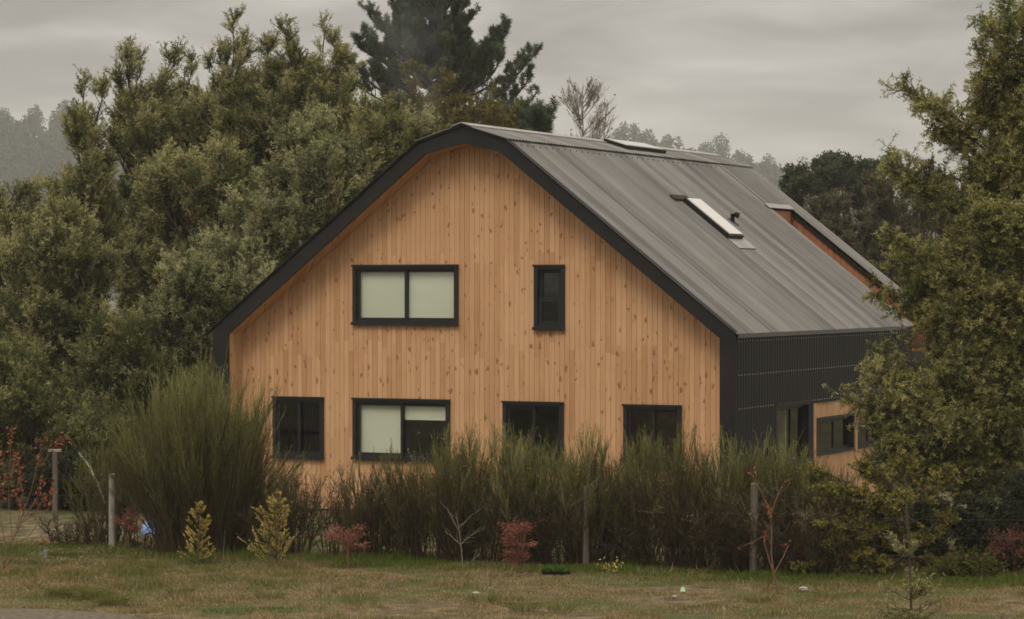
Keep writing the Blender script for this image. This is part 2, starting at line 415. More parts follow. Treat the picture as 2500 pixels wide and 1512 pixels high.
# wood on the gable reaches up under the soffit
def top_at(x):
    xs_ = [p[0] for p in inner]; zs_ = [p[1] for p in inner]
    return float(np.interp(x, xs_, zs_))
wins = dict(W1=(-2.507, -0.317, 3.53, 4.636), W2=(1.204, 1.812, 3.46, 4.626), W3=(-4.219, -3.127, 1.0, 2.16),
            W4=(-2.508, -0.487, 1.02, 2.16), W5=(0.582, 1.788, 1.0, 2.155), W6=(2.952, 4.063, 1.0, 2.14))
IN = 0.06
def boarded_wall(y, xa, xb, topf, holes, bw=0.1, z0=0.0, groove=0.005):
    mb = MB(); edges = {round(xa, 4), round(xb, 4)}
    k = math.ceil(xa / bw)
    grooves = set()
    while k * bw < xb: edges.add(round(k * bw, 4)); grooves.add(round(k * bw, 4)); k += 1
    for (a, b_, c, d) in holes: edges.add(round(a, 4)); edges.add(round(b_, 4))
    for kx in (-0.752, 0.0, 0.752):
        if xa < kx < xb: edges.add(kx)
    ed = sorted(edges)
    for a, b_ in zip(ed[:-1], ed[1:]):
        if b_ - a < 0.002: continue
        mid = (a + b_) / 2
        cuts = sorted([(c, d) for (p, q, c, d) in holes if p - 1e-3 < mid < q + 1e-3])
        lo = z0; spans = []
        for c, d in cuts: spans.append((lo, c)); lo = d
        spans.append((lo, None))
        ga = groove if a in grooves else 0.0; gb = groove if b_ in grooves else 0.0
        for lo, hi in spans:
            za = topf(a) if hi is None else hi; zb = topf(b_) if hi is None else hi
            if hi is not None and hi - lo < 0.01: continue
            mb.poly([(a + ga, y, lo), (b_ - gb, y, lo), (b_ - gb, y, zb), (a + ga, y, za)])
            if ga: mb.poly([(a, y + 0.010, lo), (a + ga, y, lo), (a + ga, y, za), (a, y + 0.010, za)])
            if gb: mb.poly([(b_ - gb, y, lo), (b_, y + 0.010, lo), (b_, y + 0.010, zb), (b_ - gb, y, zb)])
    return mb
holes = [(a + IN, b_ - IN, c + IN, d - IN) for a, b_, c, d in wins.values()]
boarded_wall(RC, -4.915, 4.955, top_at, holes).build('gable_wall', M['wood'], house)

# fascia band round the gable and corner boards
fb = MB()
for (p0, p1, q0, q1) in zip(prof[:-1], prof[1:], inner[:-1], inner[1:]):
    fb.prism([(p0[0], -0.0, p0[1]), (p1[0], 0, p1[1]), (q1[0], 0, q1[1]), (q0[0], 0, q0[1])][::-1],
             [(p0[0], 0.06, p0[1]), (p1[0], 0.06, p1[1]), (q1[0], 0.06, q1[1]), (q0[0], 0.06, q0[1])][::-1])
fb.build('gable_fascia', M['fascia'], house)
for s, xi in ((-1, -4.915), (1, 4.955)):
    c = MB(); c.box(min(s * WH, xi), max(s * WH, xi), 0.0, 0.06, 0.0, HE - 0.09)
    c.prism([(min(s*WH, xi), 0, HE - .09), (max(s*WH, xi), 0, HE - .09), (max(s*WH, xi), .06, HE - .09), (min(s*WH, xi), .06, HE - .09)],
            [(s * WH, 0.0, HE - .002), (s * WH - s * .001, 0.0, HE - .002), (s * WH - s * .001, .06, HE - .002), (s * WH, .06, HE - .002)][::(1 if s < 0 else 1)])
    c.build('corner_board', M['fascia'], house)
# thin drip edge on the fascia
de = MB()
for (p0, p1) in zip(prof[:-1], prof[1:]):
    dx, dz = p1[0] - p0[0], p1[1] - p0[1]; l = math.hypot(dx, dz); nx_, nz_ = -dz / l, dx / l
    if nz_ < 0: nx_, nz_ = -nx_, -nz_
    a = [(p0[0], -.035, p0[1]), (p1[0], -.035, p1[1]), (p1[0] + nx_ * .035, -.035, p1[1] + nz_ * .035), (p0[0] + nx_ * .035, -.035, p0[1] + nz_ * .035)]
    de.prism([(x, y, z) for x, y, z in a], [(x, 0.05, z) for x, y, z in a])
de.build('drip_edge', M['black_steel'], house)
# soffit and returns, boarded like the wall
sf = MB()
ring = [(-4.915, 0.0)] + inner + [(4.955, 0.0)]
for (q0, q1) in zip(ring[:-1], ring[1:]):
    sf.poly([(q0[0], 0.06, q0[1]), (q1[0], 0.06, q1[1]), (q1[0], RC + .01, q1[1]), (q0[0], RC + .01, q0[1])])
so = MB()
for (q0, q1) in zip(inner[:-1], inner[1:]):
    so.poly([(q0[0], 0.06, q0[1]), (q1[0], 0.06, q1[1]), (q1[0], RC + .01, q1[1]), (q0[0], RC + .01, q0[1])])
so.build('soffit', M['wood'], house)
for s, xi in ((-1, -4.915), (1, 4.955)):
    rt = MB(); rt.box(min(xi, xi + s * .02), max(xi, xi + s * .02), 0.06, RC + .01, 0, HE - .09)
    rt.build('side_return', M['wood'], house)

# corrugated sheets
def corrugated(p_lo, p_hi, y0, y1, nrm, period=0.138, amp=0.020, step=6, lift=0.0):
    """sheet from edge p_lo to p_hi (x,z), waves running down the slope, along y"""
    n = max(2, int(round((y1 - y0) / period * step))); mb = MB(); ys_ = np.linspace(y0, y1, n + 1)
    nr = np.array([nrm[0], 0, nrm[1]]); i0 = len(mb.v)
    for y in ys_:
        ph = (y / period) % 1.0
        h = amp * (0.5 + 0.5 * math.cos(2 * math.pi * ph)) + lift
        for p in (p_lo, p_hi): mb.v.append(tuple(np.array([p[0], y, p[1]]) + nr * h))
    for k in range(n):
        a = 2 * k; mb.f.append((a, a + 2, a + 3, a + 1)); mb.m.append(0)
    return mb
def merge(a, b_):
    i = len(a.v); a.v += b_.v; a.f += [tuple(q + i for q in f) for f in b_.f]; a.m += b_.m; return a
CUT0, CUT1, DEND = 10.60, 12.06, 12.85
nl = unit(np.array([HK - HE, WH - KH])); nu = unit(np.array([HAP - HK, KH]))
def on_slope(x): return HE + (WH - x) * (HK - HE) / (WH - KH)
XM = 3.85; XC = 2.10
rf = MB()
merge(rf, corrugated((WH + .04, on_slope(WH + .04)), (XM - .05, on_slope(XM - .05)), -0.05, CUT0, nl, lift=0.012))
merge(rf, corrugated((XM - .048, on_slope(XM - .048)), (KH, HK), -0.05, CUT0, nl, lift=0.0125))
merge(rf, corrugated((XC, on_slope(XC)), (KH, HK), CUT0, CUT1, nl, lift=0.022))
merge(rf, corrugated((WH + .04, on_slope(WH + .04)), (KH, HK), CUT1, DEND, nl, lift=0.018))
merge(rf, corrugated((KH + .05, HK - .015), (0, HAP), -0.05, DEND, nu, lift=0.034))
for s_lo, s_hi, nn, lf in (((-WH - .04, on_slope(WH + .04)), (-KH, HK), (-nl[0], nl[1]), .018), ((-KH - .05, HK - .015), (0, HAP), (-nu[0], nu[1]), .034)):
    q = corrugated(s_lo, s_hi, -0.05, DEND, nn, step=4, lift=lf); q.f = [f[::-1] for f in q.f]; merge(rf, q)
# rows of fixing screws
for xq, lf in ((1.02, .045),):
    for k in range(int(CUT0 / 0.276)):
        y = k * 0.276; z = on_slope(xq); c = np.array([xq, y, z]) + np.array([nl[0], 0, nl[1]]) * lf
        rf.box(c[0] - .008, c[0] + .008, c[1] - .008, c[1] + .008, c[2] - .02, c[2] + .002, 1)
roof = rf.build('roof', [M['roof'], M['black_steel']], house)
# roof structure underneath closes the shell
rs = MB()
for (p0, p1) in zip(prof[:-1], prof[1:]):
    y1 = DEND
    if p0[0] == KH:
        rs.poly([(p0[0], .06, p0[1] - .03), (p1[0] - .02, .06, p1[1] - .03), (p1[0] - .02, CUT0, p1[1] - .03), (p0[0], CUT0, p0[1] - .03)])
        rs.poly([(p0[0], CUT0, p0[1] - .03), (XC, CUT0, on_slope(XC) - .03), (XC, DEND, on_slope(XC) - .03), (p0[0], DEND, p0[1] - .03)])
        rs.poly([(XC, CUT1 + .03, on_slope(XC) - .03), (WH, CUT1 + .03, HE - .03), (WH, DEND, HE - .03), (XC, DEND, on_slope(XC) - .03)])
    else:
        rs.poly([(p0[0], .06, p0[1] - .03), (p1[0], .06, p1[1] - .03), (p1[0], y1, p1[1] - .03), (p0[0], y1, p0[1] - .03)])
rs.build('roof_deck', M['black_steel'], house)
rc = MB()
for s in (-1, 1):
    a = [(0, HAP + .075), (s * .20, HAP + .075 - .20 * (HAP - HK) / KH), (s * .20, HAP + .055 - .20 * (HAP - HK) / KH), (0, HAP + .055)]
    rc.prism([(x, -.07, z) for x, z in a], [(x, DEND + .02, z) for x, z in a])
rc.build('ridge_cap', M['flashing'], house)
ef = MB()
ef.box(WH + .032, WH + .052, 0.02, CUT0, HE - .085, HE - .012)
ef.build('eave_flashing', simple('dull_zinc_edge', (0.10, 0.098, 0.092), .5, .4), house)
# dark edge of the cut and of the far rake
ce = MB()
ce.prism([(XC - .02, CUT1 - .03, on_slope(XC) - .03), (WH, CUT1 - .03, HE - .06), (WH, CUT1 - .03, HE - .13), (XC - .02, CUT1 - .03, on_slope(XC) - .10)],
         [(XC - .02, CUT1 + .02, on_slope(XC) - .03), (WH, CUT1 + .02, HE - .06), (WH, CUT1 + .02, HE - .13), (XC - .02, CUT1 + .02, on_slope(XC) - .10)])
ce.build('balcony_fascia', M['black_steel'], house)

# balcony cut into the roof: cheek wall, inner wall, floor slab, railing
ck = boarded_wall(0.0, XC - .2, WH - .1, lambda x: on_slope(x) - .05, [], bw=0.14, z0=2.861)
ck.v = [(x, CUT1 + .021 + (0.012 if y > 0.001 else 0), z) for x, y, z in ck.v]
ck.build('balcony_cheek', M['redwood'], house)
iw = MB(); iw.box(XC - .2, XC, CUT0 - .3, CUT1, 2.9, on_slope(XC) - .04); iw.build('balcony_wall', M['redwood'], house)
sl = MB(); sl.box(-WH + .1, WH - .03, CUT0 - .4, DEND, 2.62, 2.86); sl.build('balcony_slab', M['black_steel'], house)
rl = MB(); rl.box(WH - .07, WH - .02, CUT0 + .03, DEND, 3.36, 3.41); rl.box(WH - .065, WH - .03, CUT0 + .03, DEND, 2.95, 2.98)
for k in range(16): rl.box(WH - .055, WH - .035, CUT0 + .1 + k * .14, CUT0 + .12 + k * .14, 2.98, 3.36)
rl.build('balcony_railing', M['black_steel'], house)

# side walls of black corrugated steel
def vertical_corrugated(x, y0, y1, z0, z1, sgn, step=6):
    n = max(2, int(round((y1 - y0) / 0.138 * step))); mb = MB()
    for y in np.linspace(y0, y1, n + 1):
        h = 0.010 * (0.5 + 0.5 * math.cos(2 * math.pi * y / 0.138))
        mb.v += [(x + sgn * h, y, z0), (x + sgn * h, y, z1)]
    for k in range(n):
        a = 2 * k; mb.f.append((a, a + 2, a + 3, a + 1)); mb.m.append(0)
    return mb
sw = MB()
YB = 4.18
merge(sw, vertical_corrugated(WH, 0.06, 2.13, 0.0, HE - .02, 1))
merge(sw, vertical_corrugated(WH, 2.13, 3.96, 2.12, HE - .02, 1))
merge(sw, vertical_corrugated(WH, 2.13, 3.96, 0.0, 1.0, 1))
merge(sw, vertical_corrugated(WH, 3.96, YB, 0.0, HE - .02, 1))
merge(sw, vertical_corrugated(WH, YB, CUT0, 2.055, HE - .02, 1))
for z in (3.29, 2.70, 2.115):
    for k in range(int((CUT0 - .2) / 0.138)):
        y = .138 * (k + 1)
        if y > CUT0 - .05 or (z < 2.2 and 2.0 < y < 4.1): continue
        sw.box(WH + .008, WH + .020, y - .011, y + .011, z - .010, z + .010, 1)
sw.build('side_wall', [M['black_steel'], M['screw']], house)
jn = MB(); jn.box(WH + .004, WH + .022, 9.38, 9.46, 2.07, HE - .03); jn.build('wall_joint_strip', M['fascia'], house)
lw = vertical_corrugated(-WH, 0.06, DEND, 0.0, HE - .02, -1, step=4); lw.f = [f[::-1] for f in lw.f]
lw.build('side_wall', M['black_steel'], house)
# timber-clad bay under the overhang
def side_top(y): return 2.05
bay_holes = [(4.40, 6.70, 1.05, 1.77), (6.90, 8.55, 1.05, 1.77)]
bh = [(a + .03, b_ - .03, c + .03, d - .03) for a, b_, c, d in bay_holes]
bw_ = boarded_wall(0.0, YB + .03, 8.86, side_top, bh)
bw_.v = [(WH - .03 - y, x, z) for x, y, z in bw_.v]
bw_.build('side_wall', M['wood'], house)
for (y0_, y1_, z0_, z1_) in ((6.74, 6.84, 1.02, 1.80), (8.58, 8.68, 1.02, 1.80), (YB + .02, YB + .14, 0.0, 2.05)):
    wp = MB(); wp.box(WH - .03, WH + .02, y0_, y1_, z0_, z1_); wp.build('bay_post', M['wood'], house)
# closing walls, floor, foundation
cl = MB()
cl.poly([(-WH + .02, 8.9, 0), (WH - .04, 8.9, 0), (WH - .04, 8.9, 2.62), (-WH + .02, 8.9, 2.62)])
cl.poly([(p[0] * .99, DEND - .02, p[1] - .04) for p in [(-WH, 2.86)] + prof + [(WH, 2.86)]])
cl.build('rear_wall', M['black_steel'], house)
fl = MB(); fl.box(-4.9, WH - .05, RC + .03, 8.88, 0.02, 0.06); fl.box(-4.9, WH - .05, RC + .03, CUT0 - .42, 2.62, 2.80)
fl.build('floor_slab', M['interior'], house)
pa = MB(); pa.box(-4.9, 4.9, 3.6, 3.7, .06, 2.62); pa.box(-2.6, 2.6, 4.4, 4.5, 2.80, 5.2); pa.build('partition', M['interior'], house)
fo = MB(); fo.box(-WH + .01, WH - .01, .02, 8.85, -.3, -.002); fo.box(-4.9, 4.94, RC - .03, RC + .02, -.1, .07)
fo.build('foundation', M['concrete'], house)

# windows: outer trim > sash, pane, blind
def window(mapf, u0, u1, z0, z1, sashes, blinds=(), t=0.075, label=None, sill=True):
    """mapf(u, n, z) -> local point; n is outward. sashes: list of (u0,u1,z0,z1,set_back)"""
    def bx(mb, a, b_, n0, n1, c, d):
        p = [mapf(a, n0, c), mapf(b_, n0, c), mapf(b_, n1, c), mapf(a, n1, c)]; q = [mapf(a, n0, d), mapf(b_, n0, d), mapf(b_, n1, d), mapf(a, n1, d)]
        mb.prism(p, q)
    f = MB()
    bx(f, u0, u0 + t, -.10, .035, z0, z1); bx(f, u1 - t, u1, -.10, .035, z0, z1)
    bx(f, u0 + t, u1 - t, -.10, .034, z1 - t, z1); bx(f, u0 + t, u1 - t, -.10, .034, z0, z0 + t)
    if sill:
        bx(f, u0 - .015, u1 + .015, .036, .075, z0 - .01, z0 + .05)
        bx(f, u0 - .015, u1 + .015, .036, .060, z1 - .03, z1 + .008)
    w = f.build('window', M['frame'], house)
    if label: w['label'] = label
    for (a, b_, c, d, sb) in sashes:
        m = MB(); s = min(.075, .055 if b_ - a > .5 else .085)
        bx(m, a, a + s, sb - .04, sb, c, d); bx(m, b_ - s, b_, sb - .04, sb, c, d)
        bx(m, a + s, b_ - s, sb - .04, sb - .001, c, c + s); bx(m, a + s, b_ - s, sb - .04, sb - .001, d - s, d)
        m.build('sash', M['frame'], w)
        p = MB(); p.poly([mapf(a + s, sb - .022, c + s), mapf(b_ - s, sb - .022, c + s), mapf(b_ - s, sb - .022, d - s), mapf(a + s, sb - .022, d - s)])
        p.build('pane', M['glass'], w)
    for (a, b_, c, d) in blinds:
        bl = MB(); bx(bl, a, b_, -.102, -.099, c, d); bx(bl, a, b_, -.106, -.098, c - .02, c)
        bl.build('blind', M['blind'], w)
    return w
front = lambda u, n, z: (u, RC - n, z)
side = lambda u, n, z: (WH - .03 + n, u, z)
def sliding(u0, u1, z0, z1, t=.075):
    m = (u0 + u1) / 2
    return [(u0 + t, m + .03, z0 + t, z1 - t, -.01), (m - .03, u1 - t, z0 + t, z1 - t, -.055)]
a = wins['W1']; window(front, *a, sliding(*a), [(a[0] + .05, a[1] - .05, a[2] + .06, a[3] - .02)], label='upper sliding window with both pale blinds drawn down')
a = wins['W2']; mz = a[2] + (a[3] - a[2]) * .47
window(front, *a, [(a[0] + .075, a[1] - .075, mz - .03, a[3] - .075, -.055), (a[0] + .075, a[1] - .075, a[2] + .075, mz + .03, -.01)], label='narrow two pane window')
a = wins['W3']; window(front, *a, sliding(*a))
a = wins['W4']; m_ = (a[0] + a[1]) / 2
window(front, *a, sliding(*a), [(a[0] + .05, m_ - .02, a[2] + .06, a[3] - .02), (m_ + .01, a[1] - .05, 1.79, a[3] - .02)], label='lower sliding window with one blind down and one half raised')
a = wins['W5']; window(front, *a, sliding(*a))
a = wins['W6']; window(front, *a, sliding(*a))
S1 = (2.08, 4.01, 0.95, 2.125); window(side, *S1, sliding(*S1), sill=True)
for b_ in bay_holes: window(side, *b_, sliding(*b_, t=.05), t=.05, sill=False)

# skylights and vent
BALC = 1
def roof_box(name, mat, x0, x1, y0, y1, xf, nrm, lo, hi, parent):
    mb = MB(); n3 = np.array([nrm[0], 0, nrm[1]])
    c = [np.array([x0, y0, xf(x0)]), np.array([x1, y0, xf(x1)]), np.array([x1, y1, xf(x1)]), np.array([x0, y1, xf(x0)])]
    mb.prism([p + n3 * lo for p in c], [p + n3 * hi for p in c])
    return mb.build(name, mat, parent)
sk = roof_box('skylight', M['black_steel'], 2.13, 3.08, 5.42, 6.20, on_slope, nl, .0, .115, house)
roof_box('glazing', M['skyglass'], 2.16, 3.05, 5.46, 6.16, on_slope, nl, .116, .135, sk)
roof_box('flashing', M['flashing'], 3.085, 3.32, 5.40, 6.35, on_slope, nl, .036, .044, sk)
roof_box('flashing', simple('leaf_litter', (.05, .042, .03), .95, .1, var=.5, scale=30), 2.01, 2.125, 5.02, 5.86, on_slope, nl, .036, .065, sk)
roof_box('balcony_flashing', M['flashing'], XC - .07, XC + .05, CUT0 - .16, CUT1 + .01, on_slope, nl, .040, .055, house)
upx = lambda x: HAP - x * (HAP - HK) / KH
sk2 = roof_box('skylight', M['black_steel'], 0.10, 0.62, 6.25, 8.35, upx, nu, .03, .12, house)
roof_box('glazing', M['skyglass'], 0.14, 0.58, 6.31, 8.29, upx, nu, .121, .135, sk2)
vp = MB(); zc = on_slope(2.62)
vp.tube([(2.62, 6.98, zc - .05), (2.62, 6.98, zc + .12)], .04, 10)
vp.tube([(2.62, 6.98, zc + .115), (2.61, 6.98, zc + .15), (2.68, 7.01, zc + .175), (2.74, 7.03, zc + .15)], [.045, .055, .058, .062], 10)
vp.prism([(2.54, 6.90, zc + .085), (2.72, 6.90, zc - .055), (2.72, 7.06, zc - .055), (2.54, 7.06, zc + .085)], [(2.54, 6.90, zc + .11), (2.72, 6.90, zc - .03), (2.72, 7.06, zc - .03), (2.54, 7.06, zc + .11)])
vp.build('vent_pipe', M['black_steel'], house)

#@@VEGETATION@@
# ------------------------------------------------------------------ vegetation builders
M['acacia_leaf'] = leaf_mat('acacia_foliage', [(0.048, 0.060, 0.018), (0.148, 0.162, 0.052), (0.30, 0.297, 0.118), (0.47, 0.435, 0.205)], trans=.45, scale=0.8, amount=0.22)
M['greyacacia_leaf'] = leaf_mat('grey_green_acacia_foliage', [(0.065, 0.078, 0.032), (0.185, 0.203, 0.085), (0.34, 0.342, 0.16), (0.48, 0.46, 0.24)], trans=.45, scale=0.8, amount=0.20)
M['yellowacacia_leaf'] = leaf_mat('yellow_green_acacia_foliage', [(0.042, 0.054, 0.016), (0.140, 0.156, 0.046), (0.32, 0.308, 0.105), (0.50, 0.45, 0.18)], trans=.45, scale=.9, amount=.25)
M['olive_leaf'] = leaf_mat('olive_autumn_foliage', [(0.070, 0.062, 0.018), (0.13, 0.112, 0.030), (0.19, 0.145, 0.042)], trans=.35, scale=0.6, amount=0.25)
M['pine_leaf'] = leaf_mat('dark_pine_needles', [(0.045, 0.062, 0.032), (0.090, 0.118, 0.062), (0.15, 0.18, 0.095)], trans=.3, scale=0.5, amount=0.2)
M['dark_leaf'] = leaf_mat('dark_evergreen_foliage', [(0.028, 0.036, 0.018), (0.060, 0.070, 0.034), (0.105, 0.112, 0.056)], trans=.3, scale=0.5, amount=0.25)
M['thicket_leaf'] = leaf_mat('brown_green_thicket', [(0.055, 0.050, 0.028), (0.095, 0.086, 0.044), (0.13, 0.122, 0.06), (0.17, 0.15, 0.08)], trans=.35, scale=0.5, amount=0.25)
M['broom_leaf'] = leaf_mat('broom_stems', [(0.060, 0.041, 0.022), (0.098, 0.074, 0.034), (0.130, 0.126, 0.042), (0.205, 0.207, 0.066), (0.32, 0.305, 0.13)], trans=0.3, scale=1.2, amount=0.14)  # brown woody lower stems, also darkened to paint contact shade at the hedge foot
M['brush_leaf'] = leaf_mat('dry_brown_brush', [(0.036, 0.026, 0.014), (0.066, 0.048, 0.025), (0.11, 0.082, 0.044), (0.27, 0.215, 0.135)], trans=0.2, scale=1.4, amount=0.2)  # dry twig browns, lowered to stand in for contact shadow under the hedge
M['gold_leaf'] = leaf_mat('golden_cypress_foliage', [(0.20, 0.17, 0.035), (0.46, 0.36, 0.085), (0.72, 0.58, 0.22)], scale=3, amount=0.15)
M['maple_leaf'] = leaf_mat('red_maple_foliage', [(0.14, 0.050, 0.034), (0.26, 0.095, 0.066), (0.38, 0.165, 0.12)], scale=3, amount=0.2)
M['rust_leaf'] = leaf_mat('rusty_autumn_leaves', [(0.14, 0.045, 0.022), (0.26, 0.085, 0.04), (0.36, 0.15, 0.065)], scale=3, amount=0.2)
M['beech_leaf'] = leaf_mat('small_yellow_green_leaves', [(0.055, 0.06, 0.013), (0.15, 0.145, 0.028), (0.33, 0.29, 0.065)], scale=1.5, amount=0.2)
M['sapling_leaf'] = leaf_mat('grey_green_conifer_needles', [(0.10, 0.10, 0.036), (0.23, 0.22, 0.085), (0.46, 0.41, 0.19)], scale=2, amount=0.15)
M['grass'] = leaf_mat('meadow_grass', [(0.085, 0.125, 0.014), (0.110, 0.130, 0.026), (0.185, 0.165, 0.056), (0.28, 0.205, 0.098), (0.44, 0.345, 0.20)], trans=0.35, scale=0.7, amount=0.12)
M['far_leaf'] = leaf_mat('distant_foliage', [(0.030, 0.038, 0.020), (0.050, 0.058, 0.030), (0.070, 0.074, 0.040)], trans=0.1, scale=0.1, amount=0.2)

def limbs_to(root, tips, rng, cxy=0.6, cz=0.42, jit=0.25, n=9):
    tips = np.asarray(tips, float); a = np.broadcast_to(root, tips.shape)
    c = a + (tips - a) * np.array([cxy, cxy, cz]) + rng.normal(size=tips.shape) * jit
    t = np.linspace(0, 1, n)
    return np.stack([bez(a, c, tips, np.full(len(tips), q)) for q in t], 1)          # (M,n,3)

def sample_path(P, idx, t):
    n = P.shape[1] - 1; f = np.clip(t * n, 0, n - 1e-6); i = f.astype(int); f = (f - i)[:, None]
    A = P[idx, i]; B = P[idx, i + 1]
    return A * (1 - f) + B * f, unit(B - A)

def make_tree(name, label, cat, group, base, tips, seed, leaf, bark, fork=0.25, sec=14, ter=6, lv=10, L=0.12, W=0.035,
              sl=(0.35, 0.9), tl=(0.15, 0.40), tmin=0.3, up=0.35, r0=0.11, tone=(0.15, 0.6), bud=0.25, spread=0.8, fan=0.9, cxy=0.6, cz=0.42, jit=0.25, tip_r=0.008, mono=None, near=.5, shrink=.55, flat=1.0, lscale=None, tuft=0.0):
    rng = np.random.default_rng(seed)
    base = np.asarray(base, float); tips = np.asarray(tips, float)
    H = tips[:, 2].max() - base[2]
    root = base + np.array([rng.normal() * .08, rng.normal() * .08, fork * H])
    o = empty(name, base, 0, label, cat, group)
    if mono is not None:
        hi = np.sort(tips[:, 2])[-max(2, len(tips) // 8):].mean(); ax = tips[np.argmax(tips[:, 2])]
        topc = np.array([base[0] * .35 + ax[0] * .65, base[1] * .35 + ax[1] * .65, hi * .93])
        ctrl = base * .55 + topc * .45 + rng.normal(size=3) * np.array([.12, .12, 0])
        stem = np.stack([bez(base - np.array([0, 0, .15]), ctrl, topc, np.array(q_)) for q_ in np.linspace(0, 1, 12)])[None]
        hd_ = np.linalg.norm(tips[:, :2] - base[:2], axis=1)
        zr = np.clip(tips[:, 2] - mono * hd_ - rng.uniform(.1, .6, len(tips)), fork * H, topc[2])
        root = np.stack([np.interp(zr, stem[0][:, 2], stem[0][:, k_]) for k_ in range(3)], 1)
        lm = limbs_to(root, tips, rng, cxy, cz, jit)
    else:
        lm = limbs_to(root, tips, rng, cxy, cz, jit)
        stem = np.stack([base - np.array([0, 0, .15]), base + (root - base) * .5 + rng.normal(size=3) * .04, root])[None]
    q = [path_quads(stem, r0, r0 * (.8 if mono is None else .12), 7), path_quads(lm, r0 * (.55 if mono is None else .28), tip_r, 5)]
    M_ = len(tips)
    idx = np.repeat(np.arange(M_), sec); t = tmin + (1 - tmin) * rng.random(len(idx)) ** 0.8
    if lscale is not None:
        kp = (np.asarray(lscale)[idx] > .9) | (rng.random(len(idx)) < .55); idx, t = idx[kp], t[kp]
    p, d = sample_path(lm, idx, t)
    sd_ = unit(d * 0.7 + rdir(len(p), rng) * spread + np.array([0, 0, up]))
    sd_ = unit(sd_ * np.array([1, 1, flat]))
    ls = np.ones(M_) if lscale is None else np.asarray(lscale)
    ln = rng.uniform(sl[0], sl[1], len(p)) * (1.15 - shrink * t) * ls[idx]
    bend = np.array([0, 0, 1.0]) * (up * .25) * ln[:, None]
    sp_ = np.stack([p, p + sd_ * (ln * .5)[:, None] + rng.normal(size=p.shape) * .03, p + sd_ * ln[:, None] + bend], 1)
    ends = lm[:, -4:][:, ::1]                                                        # leader ends carry twigs too
    sp_ = np.concatenate([sp_, lm[:, [-4, -2, -1]]]); ln = np.concatenate([ln, sl[1] * ls])
    t = np.concatenate([t, np.ones(M_)])
    q.append(path_quads(sp_, r0 * .12, .005, 3))
    ns = len(sp_); i2 = np.repeat(np.arange(ns), ter); t2 = rng.uniform(near, 1.0, len(i2))
    p2, d2 = sample_path(sp_, i2, t2)
    td = unit(d2 * 0.9 + rdir(len(p2), rng) * spread + np.array([0, 0, up * .6]))
    l2 = rng.uniform(tl[0], tl[1], len(p2))
    q.append(seg_quads(p2, p2 + td * l2[:, None], .005, .003, 3))
    i3 = np.repeat(np.arange(len(p2)), lv); u = rng.random(len(i3)) ** .7
    p3 = p2[i3] + td[i3] * (l2[i3] * u)[:, None]
    d3 = unit(td[i3] * .8 + rdir(len(i3), rng) * fan)
    tf = rng.random(len(i3)) < tuft
    p3[tf] = (p2 + td * l2[:, None])[i3][tf] + rng.normal(size=(tf.sum(), 3)) * L * .25
    d3[tf] = unit(rng.normal(size=(tf.sum(), 3)) + np.array([0, 0, .25]))
    Lf = leaf_quads(p3, d3, L * rng.uniform(.65, 1.25, len(p3)), W * rng.uniform(.7, 1.3, len(p3)), rng)
    sec_tone = rng.uniform(tone[0], tone[1], ns)
    tn = sec_tone[i2][i3] + rng.normal(size=len(p3)) * .07 + (u > .72) * (rng.random(len(p2))[i3] < bud + .15) * .28 + tf * (rng.random(len(p2))[i3] < bud + .2) * .30
    quads_object('trunk', np.concatenate(q), bark, o, loc=base)
    quads_object('crown', Lf, leaf, o, tone=np.clip(tn, 0, 1), loc=base)
    return o

def blob_tips(lobes, d, rng, depth):
    """limb ends inside lobes given as (px, py, rx, ry, count), around distance d"""
    res = []
    for (px, py, rx, ry, n) in lobes:
        for _ in range(n):
            while True:
                a = rng.uniform(-1, 1, 3)
                if 0.15 < a @ a < 1: break
            res.append(at(px + a[0] * rx, py + a[1] * ry, d + a[2] * depth))
    return res
def tree_px(name, label, cat, group, bx, d, lobes, tips, seed, leaf, bark, depth=1.6, **k):
    rng = np.random.default_rng(seed + 500)
    T = blob_tips(lobes, d, rng, depth) + [at(x, y, d + rng.uniform(-.5, .5) * depth) for x, y in tips]
    b_ = at(bx, 0, d); b_[2] = 0
    if 'tipscale' in k: k['lscale'] = [1.0] * (len(T) - len(tips)) + [k.pop('tipscale')] * len(tips)
    return make_tree(name, label, cat, group, b_, T, seed, leaf, bark, **k)

# ------------------------------------------------------------------ acacias massed behind and left of the house
AC = 'acacias massed to the left of and behind the house'
def acacia(label, bx, d, lobes, tips, seed, leaf='acacia_leaf', **k):
    kw = dict(sec=12, ter=9, lv=17, L=.088, W=.021, depth=1.5, mono=1.3, up=.42, spread=.62, fan=.75, tone=(-.08, 1.0), sl=(.35, 1.0), tl=(.16, .42), fork=.12, cz=.45, bud=.35, shrink=.65, tuft=.10, tipscale=.5, near=.35); kw.update(k)
    lobes = [(a, b_, c, d_, int(n_ * 1.45)) for a, b_, c, d_, n_ in lobes]
    return tree_px('acacia_tree', label, 'tree', AC, bx, d, lobes, tips, seed, M[leaf], M['bark'], **kw)
acacia('small acacia at the left edge with its top against the misty hill', 20, 60, [(40, 620, 75, 130, 14), (30, 860, 90, 130, 14)], [(52, 455), (80, 470), (20, 520)], 11)
acacia('acacia with a sparse leaning crown, outermost one whose spires cross the misty hill', 190, 64, [(215, 400, 55, 140, 12), (180, 560, 80, 140, 18)], [(205, 200), (252, 205), (170, 330), (150, 420), (195, 270)], 12)
acacia('acacia with two long thin spires at the top, seen against grey cloud', 350, 66, [(350, 340, 90, 110, 26), (330, 540, 110, 120, 18)], [(308, 115), (330, 150), (420, 130), (462, 165), (400, 200), (285, 190)], 13)
acacia('tallest acacia, with one bare leader rising high above its crown', 545, 66, [(545, 290, 85, 100, 26), (540, 480, 110, 120, 20)], [(558, 55), (578, 110), (505, 150), (600, 130), (540, 120)], 14)
